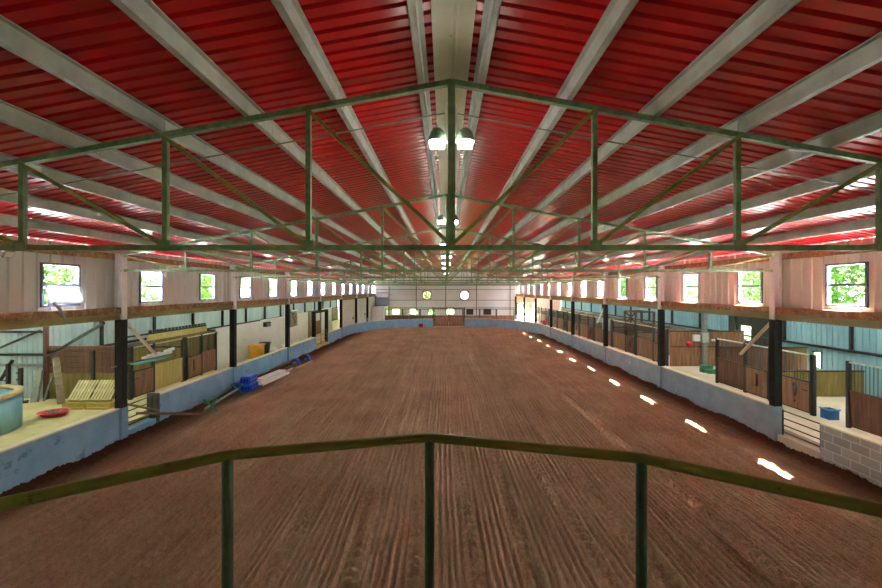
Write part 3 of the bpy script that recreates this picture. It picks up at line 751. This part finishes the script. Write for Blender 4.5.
# end gate and end stall row
t = thing('arena_gate', 'double arena gate with brown lower boards and dark frame in the end wall opening', 'gate', (.47,50.1,0))
for x0, x1 in ((-1.4,.42),(.52,2.35)):
    bm = B(); n = 12; w = (x1-x0)/n
    for i in range(n): bx(bm, x0+i*w+.004, x0+(i+1)*w-.004, 50.08, 50.13, .25, 1.35)
    lf = obj('board_panel', bm, WOOD, t)
    bm = B()
    for q in ((x0,x0+.07,.18,2.4),(x1-.07,x1,.18,2.4),(x0,x1,.18,.26),(x0,x1,1.33,1.42),(x0,x1,2.33,2.42)): bx(bm, q[0], q[1], 50.05, 50.15, q[2], q[3])
    obj('leaf_frame', bm, DARK, t)
    bm = B(); x = x0+.2
    while x < x1-.1: bar(bm, (x,50.1,1.42), (x,50.1,2.33), .02, .02, 6); x += .22
    obj('grille', bm, DARK, t)
for x in (-1.5, 2.45):
    bm = B(); bx(bm, x-.06, x+.06, 50.02, 50.2, 0, 2.5); obj('post', bm, DARK, t)
bm = B(); bx(bm, -1.4, 2.35, 49.98, 50.23, -.05, .16); struct('trim_4', bm, PCON)
xs = [-8.0,-5.6,-3.3,-1.4,.5,2.4,4.6,6.8,9.2]
for i in range(8):
    a, b = xs[i]+.04, xs[i+1]-.04
    t = thing('horse_stall', f'low boarded stall front with bars across the end aisle, {ORD[i] if i else "first"} from the left end', 'stall front', ((a+b)/2,53,AZ), 'stall row across the far end')
    bm = B(); n = 14; w = (b-a)/n
    for k in range(n): bx(bm, a+k*w+.003, a+(k+1)*w-.003, 53.0, 53.05, AZ, 1.28)
    obj('board_panel', bm, WOOD if i > 2 else WOODD, t)
    bm = B(); bx(bm, a-.03, a+.06, 52.98, 53.08, AZ, 2.15); bx(bm, b-.06, b+.03, 52.98, 53.08, AZ, 2.15); bx(bm, a, b, 52.98, 53.08, 2.08, 2.16); obj('frame', bm, DARK, t)
    bm = B(); x = a+.15
    while x < b: bar(bm, (x,53.03,1.28), (x,53.03,2.08), .018, .018, 6); x += .2
    obj('grille', bm, DARK, t)
# muck heap behind left end wall
bm = B(); bmesh.ops.create_icosphere(bm, subdivisions=4, radius=1)
for v in bm.verts:
    v.co *= 1+.25*mnoise.noise(v.co*2.5); v.co = Vector((v.co.x*1.0-4.2, v.co.y*.5+51.5, max(0,v.co.z)*.95+AZ))
tag(obj('muck_heap', bm, MOUND, None, (-4.2,51.5,AZ)), 'dark rounded heap behind the far end wall, left of the gate', 'heap')
bm = B(); lathe(bm, [(.0,0.02),(.24,.02),(.3,.44),(.32,.46),(.29,.45),(.24,.06),(0,.05)], (-2.95,49.2,.05), 20); 
t = thing('bucket', 'red plastic tub standing on the dirt at the far end wall', 'tub', (-2.95,49.2,.05)); obj('body', bm, REDP, t)
bm = B(); polytube(bm, [(-2.95+.31*math.cos(a),49.2+.06*math.sin(a)-.05,.5+.12*math.sin(a)) for a in [math.pi*k/8 for k in range(9)]], .012, 6); obj('handle', bm, GALV, t)

# ------------------------------------------------------------------ gates in the kick walls
def rail_gate(label, x, ya, yb, zs, mt=DARK, mids=()):
    t = thing('rail_gate', label, 'gate', (x,(ya+yb)/2,.3))
    for z in zs:
        bm = B(); bar(bm, (x,ya+.05,z), (x,yb-.05,z), .035, .035, 8); obj('rail', bm, mt, t)
    for y in (ya+.05, yb-.05)+tuple(mids):
        bm = B(); bar(bm, (x,y,.32), (x,y,zs[-1]+.03), .045, .045, 8); obj('upright', bm, mt, t)
rail_gate('thin dark rail gate between the black column and the grey block wall', XR+.02, 10.72, 12.03, (.42,.62,.82,1.04))
rail_gate('thin dark rail gate beside the nearest left black column', XL-.02, 12.37, 13.6, (.42,.64,.86,1.06))
rail_gate('pale rail gate inside the black gateway frame', XL-.05, 30.75, 33.55, (.45,.75,1.05,1.35), WOODG, (32.1,))
bm = B(); bx(bm, XL-.24, XL+.1, 13.6, 13.74, .0, 1.12); tag(obj('wall_end_post', bm, M('dark grey post',(70,70,66),(98,96,88),5,.8), None, (XL-.08,13.7,0)), 'short dark grey post capping the kick wall beside the left gate', 'post')
def pole(label, p, q, d, mt, group=None, name='jump_pole'):
    bm = B(); bar(bm, p, q, d, d, 10); return tag(obj(name, bm, mt, None, ((Vector(p)+Vector(q))/2)), label, 'pole', group)
pole('long brown pole poking out of the left gate onto the dirt', (XL-.05,12.9,.68), (-8.95,14.6,.12), .09, POLE)
pole('shorter brown pole slanting from the nearest left column across the gate rails', (XL+.11,12.35,1.12), (XL+.16,13.6,.56), .07, POLE)
# ------------------------------------------------------------------ jumps along the left wall
t = thing('cavaletti_jump', 'green cavaletti jump with crossed ends lying along the left kick wall', 'jump', (-8.95,16.4,.1))
P0, P1 = Vector((-8.8,15.0,.31)), Vector((-9.1,17.5,.31))
bm = B(); bar(bm, P0-Vector((-.03,.35,0)), P1+Vector((0,.1,0)), .09, .09, 12); obj('pole', bm, GREYGR, t, label='grey green pole')
for c in (P0, P1):
    for sg in (-1, 1):
        bm = B(); bar(bm, c+Vector((-.24,0,-.24*sg)), c+Vector((.24,0,.24*sg)), .065, .065); obj('cross_bar', bm, GRNPT, t)
bm = B(); bar(bm, P0+Vector((-.25,.1,.08)), P1+Vector((-.2,-.3,.08)), .1, .04); obj('plank', bm, GRNPT, t)
# stacked blue jump blocks
def blockjump(c, label):
    t = thing('jump_block', label, 'jump block', c, 'blue jump blocks')
    x, y, z = c; bm = B(); bx(bm, x-.22, x+.22, y-.42, y+.42, z, z+.34)
    bmesh.ops.bevel(bm, geom=bm.edges[:], offset=.05, segments=2, affect='EDGES')
    obj('body', bm, BLUEP, t)
    bm = B()
    for k in range(5):
        for zz in (.07, .27): bar(bm, (x+.215,y-.32+.16*k,z+zz), (x+.228,y-.32+.16*k,z+zz), .07, .07, 10)
    for k in range(3): bar(bm, (x-.13+.13*k,y-.415,z+.17), (x-.13+.13*k,y-.428,z+.17), .07, .14, 10)
    obj('socket', bm, M('deep blue sockets',(8,20,80),(10,26,96),3,.5), t, label='row of dark blue sockets')
    return t
blockjump((-8.95,18.35,.06), 'bright blue plastic jump block, lowest of the stack by the wall')
blockjump((-9.0,18.37,.405), 'bright blue plastic jump block, resting on top of the other')
blockjump((-9.45,18.5,.08), 'bright blue plastic jump block leaning nearest the left kick wall')
# white boards stacked
g = 'white jump boards stacked on the dirt'
for k, lab in enumerate(('lowest white board','second white board up','third white board up','topmost white board')):
    dx = (.0,.04,-.02,.06)[k]; bm = B(); p = Vector((-9.0+dx,19.0+.05*k,.16+.062*k)); q = Vector((-8.8+dx,21.7-.06*k,.16+.062*k))
    bar(bm, p, q, .46-.02*k, .05); tag(obj('jump_board', bm, WHITE, None, ((p+q)/2)), f'{lab} in the pile beside the blue jump blocks', 'board', g)
bm = B(); bar(bm, (-8.65,19.0,.15), (-8.5,21.75,.15), .12, .12, 10); tag(obj('jump_pole', bm, WHITE, None, (-8.6,20.2,.15)), 'white jump pole on the dirt in front of the white board pile', 'pole', 'white jump boards stacked on the dirt')
g = 'poles lying past the white boards'
pole('faded pink pole end sticking out past the white board pile', (-8.75,21.9,.16), (-8.75,22.9,.16), .12, PINK, g)
pole('brown pole lying against the left kick wall past the white boards', (-9.55,21.9,.25), (-9.5,25.2,.3), .1, POLE, g)
pole('pink and brown pole lying on the dirt, outermost past the white boards', (-8.6,23.1,.12), (-8.5,25.6,.12), .1, PINK, g)
pole('dark brown pole between the two paler poles past the white boards', (-9.2,22.1,.13), (-9.05,24.1,.13), .1, WOODD, g)
def arch(c, label):
    t = thing('jump_filler', label, 'jump filler', c, 'blue arched jump fillers'); x, y, z = c
    def half(bm, r0, r1, d0, d1):
        prev = None
        for i in range(17):
            a = math.pi*i/16
            cur = [bm.verts.new((x+r*math.cos(a), y+d, z+r*1.55*math.sin(a))) for r, d in ((r0,d0),(r1,d0),(r1,d1),(r0,d1))]
            if prev:
                for j in range(4): bm.faces.new((prev[j],cur[j],cur[(j+1)%4],prev[(j+1)%4]))
            else: bm.faces.new(cur)
            prev = cur
        bm.faces.new(prev)
    bm = B(); half(bm, .15, .23, -.2, .2); obj('arch', bm, BLUEP, t); bm = B(); half(bm, .02, .145, -.05, .05); obj('centre_panel', bm, LIME, t, label='lime green centre')
arch((-9.1,24.4,.12), 'blue arched jump filler with lime centre, nearer of two by the wall')
arch((-8.95,25.9,.1), 'blue arched jump filler with lime centre, farther of two by the wall')

# ------------------------------------------------------------------ things in the left aisle
t = thing('water_tank', 'round pale blue open tank with tan rim in the left aisle', 'tank', (-14.45,11.4,AZ))
bm = B(); lathe(bm, [(1.66,0),(1.66,1.04),(1.5,1.04),(1.5,.5),(0,.48)], (-14.45,11.4,AZ), 56); obj('body', bm, TANK, t)
bm = B(); lathe(bm, [(1.70,1.02),(1.70,1.12),(1.48,1.12),(1.48,1.02),(1.70,1.02)], (-14.45,11.4,AZ), 56, caps=False); obj('rim', bm, RIM, t, label='tan rim')
def pallet(x, y, lab, w=.76):
    t = thing('pallet', lab, 'pallet', (x,y,AZ), 'pallets leaning on the boarded screen'); bm = B()
    th = math.radians(52); c, s = math.cos(th), math.sin(th)
    def loc(u, v, d): return (x+u, y+v*c-d*s, AZ+.2+v*s+d*c)
    def slab(bm, u0, u1, v0, v1, d0, d1):
        vs = [bm.verts.new(loc(u,v,d)) for u in (u0,u1) for v in (v0,v1) for d in (d0,d1)]
        for f in ((0,1,3,2),(4,6,7,5),(0,4,5,1),(2,3,7,6),(0,2,6,4),(1,5,7,3)): bm.faces.new([vs[i] for i in f])
    for k in range(7): slab(bm, -w/2+k*w/7+.012, -w/2+(k+1)*w/7-.034, 0, .78, .1, .125)
    obj('deck', bm, PALLET, t)
    for v in (.0, .34, .66):
        bm = B(); slab(bm, -w/2, w/2, v, v+.09, 0, .1); obj('runner', bm, PALLETY, t)
pallet(-13.1, 14.35, 'pale slatted pallet leaning on the boarded screen, beside the red dish'); pallet(-12.3, 14.35, 'pale slatted pallet leaning on the boarded screen, nearer the black column')
for x, lab in ((-13.1,'yellow timber sleeper under the leaning pallets, beside the red dish'),(-12.25,'yellow timber sleeper under the leaning pallets, nearer the column')):
    bm = B(); bx(bm, x-.4, x+.4, 14.1, 14.35, AZ, AZ+.2); bx(bm, x-.38, x+.38, 14.04, 14.1, AZ, AZ+.07); tag(obj('timber_sleeper', bm, PALLETY, None, (x,14,AZ)), lab, 'sleeper', 'sleepers under the pallets')
bm = B(); cx = (-13.05,13.35,AZ); lathe(bm, [(0,.01),(.26,.01),(.36,.14),(.39,.15),(.35,.13),(.25,.03),(0,.03)], cx, 24)
for v in bm.verts: v.co.x = cx[0]+(v.co.x-cx[0])*1.15
t = thing('feed_dish', 'shallow red plastic dish of odds and ends in front of the pallets', 'dish', cx); obj('body', bm, REDP, t)
bm = B()
for k in range(10): 
    a = R.uniform(0,6.3); r = R.uniform(.05,.2); p = Vector((cx[0]+r*math.cos(a), cx[1]+r*math.sin(a), AZ+.09)); bar(bm, p, p+Vector((R.uniform(-.2,.2),R.uniform(-.2,.2),.09)), .04)
obj('contents', bm, GRIME, t)
# things leaning on the annex wall
def standard(x, y, lab, h=1.5, mt=DARK):
    t = thing('jump_stand', lab, 'jump stand', (x,y,AZ), 'dark jump stands leaning on the annex wall')
    bm = B(); bx(bm, x-.05, x+.05, y-.05, y+.05, AZ+.04, AZ+h); obj('upright', bm, mt, t)
    bm = B(); bx(bm, x-.25, x+.25, y-.04, y+.04, AZ, AZ+.07); bx(bm, x-.04, x+.04, y-.25, y+.25, AZ, AZ+.06); obj('foot', bm, mt, t)
    for k in range(4):
        bm = B(); bx(bm, x-.16, x-.05, y-.03, y+.03, AZ+.35+.25*k, AZ+.39+.25*k); obj('peg', bm, mt, t)
standard(-16.05, 14.7, 'slim dark jump stand with pegs beside the blue tank')
standard(-15.75, 14.85, 'slim dark jump stand with pegs, between another stand and the grey slab', 1.3)
bm = B(); bar(bm, (-15.35,14.95,AZ), (-15.45,15.25,1.6), .26, .09); tag(obj('leaning_slab', bm, GRIME, None, (-15.4,14.8,AZ)), 'grey slab leaning upright against the annex wall', 'slab')
bm = B(); bar(bm, (-14.15,14.75,AZ), (-14.8,15.2,2.05), .2, .14); tag(obj('leaning_post', bm, WOODG, None, (-14.4,14.6,AZ)), 'stout grey timber post leaning beside the dark boarded screen', 'post')
bm = B(); bar(bm, (-15.05,15.0,AZ+.03), (-15.0,15.3,1.35), .07, .05); tag(obj('leaning_rail', bm, GRIME, None, (-14.85,14.7,AZ)), 'thin pale rail leaning on the annex wall between slab and timber post', 'rail')
bm = B(); bar(bm, (-16.9,15.2,1.2), (-16.7,15.45,1.95), .14, .1); tag(obj('hung_bracket', bm, DARK, None, (-16.8,15.3,1.2)), 'dark angled bracket on the annex wall above the blue tank', 'bracket')
for p, q, lab in (((XOL+.3,15.2,2.15),(XL-.25,11.9,3.66),'dark steel brace slanting from the boarded screen up to the lintel'),((-17.6,15.33,2.2),(-15.5,15.33,3.1),'dark steel brace slanting across the annex wall above the tank')):
    bm = B(); bar(bm, p, q, .07, .07); tag(obj('roof_brace', bm, DARK, None, p), lab, 'brace')
bm = B(); bx(bm, XOL+.02, XOL+.16, 15.3, 15.4, AZ, 3.5); tag(obj('corner_post', bm, WOODD, None, (XOL+.1,15.35,AZ)), 'dark timber corner post where the annex wall meets the boarded screen', 'post')
# hinged arms on the columns
for s, k, lab, mt in ((-1,1,'pale arm slanting down from the nearest left column to the turquoise board',PINK),(1,1,'pale arm slanting down from the nearest right column',PINK),(1,3,'pale arm slanting down from the third right column beyond the rail',WSTEEL),(-1,3,'pale arm slanting down from the left column beside the round fan',GRIME)):
    x = XL-.02 if s < 0 else XR+.02; y = COLY[k]; bm = B(); bar(bm, (x,y+.12,3.74), (x-s*.0,y+1.5,2.45), .09, .06); tag(obj('column_arm', bm, mt, None, (x,y+.12,3.74)), lab, 'arm')
t = thing('cup_rack', 'horizontal rack arm with white oddments fixed to the nearest left column', 'rack', (XL-.1,12.3,2.3))
bm = B(); bar(bm, (XL-.05,11.95,2.34), (XL-.05,14.4,2.34), .05, .05, 8); obj('arm', bm, POLE, t)
bm = B(); bx(bm, XL-.12, XL+.02, 13.2, 14.5, 2.365, 2.44); bar(bm, (XL-.05,14.2,2.46), (XL+.0,14.6,2.52), .09); bar(bm, (XL-.05,13.4,2.45), (XL+.0,13.9,2.47), .06); obj('oddments', bm, WHITE, t, label='white oddments')
bm = B(); bar(bm, (XL+.0,12.75,2.292), (XL+.0,14.35,2.292), .3, .05); tag(obj('turquoise_board', bm, TURQ, None, (XL,13.5,2.25)), 'flat turquoise board hung under the rack beside the nearest left column', 'board')
# bins by the white wall
t = thing('storage_bin', 'upright orange yellow plastic bin by the left white wall', 'bin', (-11.4,24.2,AZ))
bm = B(); bx(bm, -11.7, -11.15, 23.85, 24.75, AZ, AZ+.84); bmesh.ops.bevel(bm, geom=bm.edges[:], offset=.06, segments=2, affect='EDGES'); obj('body', bm, ORANGE, t)
bm = B(); bx(bm, -11.73, -11.12, 23.8, 24.8, AZ+.82, AZ+.89); obj('lid', bm, ORANGE, t)
t = thing('rubbish_bin', 'charcoal bin standing right behind the orange yellow bin', 'bin', (-11.4,25.3,AZ))
bm = B(); lathe(bm, [(0,0),(.25,0),(.33,.85)], (-11.4,25.3,AZ), 20); obj('body', bm, CHAR, t); bm = B(); lathe(bm, [(.35,.84),(.35,.9),(0,.93)], (-11.4,25.3,AZ), 20); obj('lid', bm, CHAR, t)
for y, lab in ((27.3,'small white bucket on the left aisle floor, nearer'),(28.6,'small white bucket on the left aisle floor, farther')):
    bm = B(); lathe(bm, [(0,0),(.12,0),(.16,.28),(.14,.28),(.1,.04),(0,.04)], (-11.6,y,AZ), 16); tag(obj('bucket', bm, WHITE, None, (-11.6,y,AZ)), lab, 'bucket')
# ------------------------------------------------------------------ things in the right aisle
t = thing('feed_tub', 'square blue tub on the floor inside the open right doorway', 'tub', (12.55,13.0,AZ))
bm = B(); bx(bm, 12.4, 12.44, 12.9, 13.22, AZ, AZ+.33); bx(bm, 12.68, 12.72, 12.9, 13.22, AZ, AZ+.33); bx(bm, 12.44, 12.68, 12.9, 12.94, AZ, AZ+.33); bx(bm, 12.44, 12.68, 13.18, 13.22, AZ, AZ+.33); bx(bm, 12.44, 12.68, 12.94, 13.18, AZ, AZ+.05); obj('body', bm, BLUED, t)
bm = B(); bx(bm, 12.38, 12.74, 12.87, 12.9, AZ+.3, AZ+.35); bx(bm, 12.37, 12.4, 12.87, 13.24, AZ+.3, AZ+.35); obj('rim', bm, M('pale blue rim',(90,150,200),(110,170,214),3,.4), t)
t = thing('head_collar', 'teal and red head collar hanging on the brown stall door', 'head collar', (12.2,13.95,1.0))
bm = B(); polytube(bm, [(12.2,14.0,1.42),(12.19,14.03,1.2),(12.18,13.97,1.0),(12.18,13.92,.98),(12.19,13.89,1.15),(12.2,13.95,1.42)], .03, 8); obj('strap', bm, TEAL, t)
bm = B(); polytube(bm, [(12.19,13.95,1.3),(12.17,13.96,1.0),(12.18,13.94,.78)], .035, 8); obj('lead_rope', bm, M('maroon rope',(140,40,50),(170,70,70),8,.9), t)
t = thing('mounting_block', 'green two step mounting block on the open bay floor', 'mounting block', (13.1,20.0,AZ))
bm = B(); bx(bm, 13.1, 13.6, 20.3, 20.6, AZ, AZ+.36); obj('upper_step', bm, GRNPT, t); bm = B(); bx(bm, 13.2, 13.7, 20.0, 20.3, AZ, AZ+.19); obj('lower_step', bm, GRNPT, t)
t = thing('meter_box', 'grey electrical box on the cross wall of the open bay', 'box', (14.2,21.9,1.6))
bm = B(); bx(bm, 14.0, 14.4, 21.8, 21.97, 1.75, 2.35); obj('casing', bm, GRIME, t); bm = B(); bx(bm, 14.04, 14.36, 21.785, 21.8, 1.79, 2.31); obj('door', bm, GALV, t)
bm = B(); bx(bm, 14.1, 14.32, 21.82, 21.97, 2.35, 3.6); bx(bm, 14.1, 14.32, 21.82, 21.97, AZ, 1.75); tag(obj('conduit_post', bm, GRIME, None, (14.2,21.9,AZ)), 'grey steel conduit post carrying the electrical box', 'post')
t = thing('fire_extinguisher', 'round red object hung on the cross wall of the open bay', 'hanging', (13.25,21.85,1.8))
bm = B(); bmesh.ops.create_icosphere(bm, subdivisions=3, radius=.15, matrix=Matrix.Translation((13.35,21.84,1.7))); obj('body', bm, REDP, t)
t.name = 'red_ball'
bm = B(); bx(bm, 13.6, 13.95, 21.85, 21.98, 1.85, 2.2); tag(obj('switch_box', bm, WHITE, None, (13.8,21.9,1.85)), 'pale switch box between the red ball and the grey electrical box', 'box')
bm = B(); lathe(bm, [(0,0),(.16,0),(.18,.05),(.16,.1),(0,.1)], (14.75,21.85,1.85), 16); tag(obj('wall_light', bm, WHITE, None, (14.75,21.9,1.85)), 'small round pale fitting right of the grey electrical box', 'light fitting')
# rusty hay cage above the far right stalls
t = thing('hay_cage', 'rusty brown steel cage with braces standing above a right stall', 'cage', (13.4,28.0,1.6))
X0, X1, YA, YB, ZA_, ZB_ = 13.0, 14.2, 27.2, 28.9, 1.75, 3.15
for x in (X0, X1):
    for y in (YA, YB):
        bm = B(); bar(bm, (x,y,AZ), (x,y,ZB_), .13, .13); obj('corner_post', bm, OLDMETAL, t)
for z in (ZA_, ZB_):
    bm = B(); bar(bm, (X0,YA,z), (X0,YB,z), .09); bar(bm, (X1,YA,z), (X1,YB,z), .09); bar(bm, (X0,YA,z), (X1,YA,z), .09); bar(bm, (X0,YB,z), (X1,YB,z), .09); obj('ring_frame', bm, OLDMETAL, t)
bm = B(); bar(bm, (X0,YA,ZB_), (X0,YB,ZA_+.5), .09); bar(bm, (X0,YA+.8,ZA_), (X0,YA+.8,ZB_), .1); bar(bm, (X0,YB,ZB_), (X1,YB,ZA_), .08); obj('brace', bm, OLDMETAL, t)
bm = B(); bx(bm, X0+.05, X1-.05, YA+.1, YB-.1, ZA_, ZA_+.62); obj('tray', bm, OLDMETAL, t)
bm = B(); lathe(bm, [(0,0),(.4,0),(.44,.25),(.4,.25),(.35,.05),(0,.05)], (12.95,26.33,1.62), 20); tag(obj('water_bowl', bm, WHITE, None, (12.95,26.33,1.62)), 'round white bowl on the stall ledge below the rusty cage', 'bowl')
bm = B(); bx(bm, 12.5, 13.4, 25.85, 26.8, AZ, 1.62); tag(obj('storage_crate', bm, WOODG, None, (12.95,26.2,AZ)), 'grey timber crate carrying the round white bowl', 'crate')
for y, lab in ((32.3,'pale blue drum in a right stall, nearer of two'),(33.5,'pale blue drum in a right stall, farther of two')):
    bm = B(); lathe(bm, [(0,0),(.3,0),(.31,.3),(.3,.32),(.31,.62),(.3,.9),(.1,.92),(0,.92)], (13.0,y,1.3), 18); t = tag(obj('drum', bm, WPANEL, None, (13,y,1.3)), lab, 'drum')
    bm = B(); bx(bm, 12.6, 13.4, y-.48, y+.48, AZ, 1.3); tag(obj('drum_stand', bm, WOODG, None, (13,y,AZ)), 'timber stand under the '+('nearer' if y < 33 else 'farther')+' pale blue drum', 'stand')
bm = B(); lathe(bm, [(0,0),(.15,0),(.19,.3),(.17,.3),(.13,.03),(0,.03)], (10.8,43.6,AZ+.6), 16); bx(bm, 10.6, 11.0, 43.4, 43.8, AZ, AZ+.6)
tag(obj('bucket', bm, REDP, None, (10.8,43.6,AZ)), 'small red bucket on a stand behind the right kick wall, near the far opening', 'bucket')

# ------------------------------------------------------------------ outdoors
bm = B(); v = [bm.verts.new(p) for p in ((-90,-40,-.15),(90,-40,-.15),(90,150,-.15),(-90,150,-.15))]; bm.faces.new(v); struct('ground_outside', bm, GRASS)
bm = B(); bx(bm, 8, 20, YEND+.1, 66, -.14, .43); struct('ground_yard', bm, YARD)
def tree(x, y, h, r, mt, label, seed):
    rr = random.Random(seed); t = thing('tree', label, 'tree', (x,y,-.15), 'trees outside the windows')
    bm = B(); polytube(bm, [(x,y,-.15),(x+.1,y,h*.3),(x-.1,y+.1,h*.6)], .22, 8); obj('trunk', bm, BARK, t)
    bm = B()
    for i in range(6000):
        while True:
            p = Vector((rr.uniform(-1,1), rr.uniform(-1,1), rr.uniform(-1,1)))
            if .25 < p.length < 1+.25*mnoise.noise(p*2+Vector((seed,0,0))): break
        c = Vector((x+p.x*r, y+p.y*r, h*.56+p.z*h*.44))
        a = Vector((rr.gauss(0,1), rr.gauss(0,1), rr.gauss(0,1))).normalized(); b = a.orthogonal().normalized(); sz = rr.uniform(.14,.3)
        vs = [bm.verts.new(c+a*sz), bm.verts.new(c+b*sz*.5), bm.verts.new(c-a*sz), bm.verts.new(c-b*sz*.5)]; bm.faces.new(vs)
    obj('crown', bm, mt, t)
    return t
T0 = {}
for s, nm in ((-1,'left'),(1,'right')):
    for i in range(14):
        y = 6+3.4*i+.22*i*i; x = (XL if s < 0 else XR)+s*(16+1.1*i-.03*i*i+2*((i*7) % 3)); v = i % 2
        lab = f'leafy {"pale" if v else "deep"} green tree outside the {nm} windows, {ORD[i]} from the balcony'
        if v not in T0: T0[v] = (tree(x, y, 10, 3.8, LEAF2 if v else LEAF, lab, 3+v), x, y)
        else:
            t = dup(T0[v][0], (x-T0[v][1], y-T0[v][2], 0), lab); t.rotation_euler = (0,0,1.3*i+s); f = .85+.1*((i*5) % 4); t.scale = (f,f,f)
tree(17, 80, 7, 5, LEAF, 'leafy green tree beyond the far right opening', 40)
tree(-3, 66, 6.5, 4, LEAF2, 'leafy green tree beyond the far end wall', 41)

# ------------------------------------------------------------------ light, camera, view
W = bpy.data.worlds.new('sky'); S.world = W; W.use_nodes = True
nt = W.node_tree; bg = nt.nodes['Background']
sk = nt.nodes.new('ShaderNodeTexSky'); sk.sky_type = 'NISHITA'; sk.sun_disc = False; sk.sun_elevation = math.radians(68); sk.air_density = 1; sk.dust_density = 3
mx = N(nt, 'ShaderNodeMix', data_type='RGBA'); mx.inputs['Factor'].default_value = .75
nt.links.new(sk.outputs[0], mx.inputs['A']); mx.inputs['B'].default_value = (6.5,6.3,6.2,1)
nt.links.new(mx.outputs['Result'], bg.inputs['Color']); bg.inputs['Strength'].default_value = 1.5
sun = bpy.data.lights.new('sun', 'SUN'); sun.energy = 75; sun.angle = math.radians(.6); sun.color = (1,.95,.86)
so = bpy.data.objects.new('sun', sun); C.objects.link(so); so.rotation_euler = (0, math.radians(20.5), 0); so.location = (30,20,40)
cam = bpy.data.cameras.new('camera'); co = bpy.data.objects.new('camera', cam); C.objects.link(co); S.camera = co
co.location = (0,0,H); co.rotation_euler = (math.pi/2,0,0); cam.sensor_width = 36; cam.lens = 400/882*36
cam.shift_x = -4/882; cam.shift_y = -4/882; cam.clip_start = .05; cam.clip_end = 500
S.view_settings.view_transform = 'Standard'; S.view_settings.look = 'None'; S.view_settings.exposure = 2.35; S.view_settings.gamma = 1
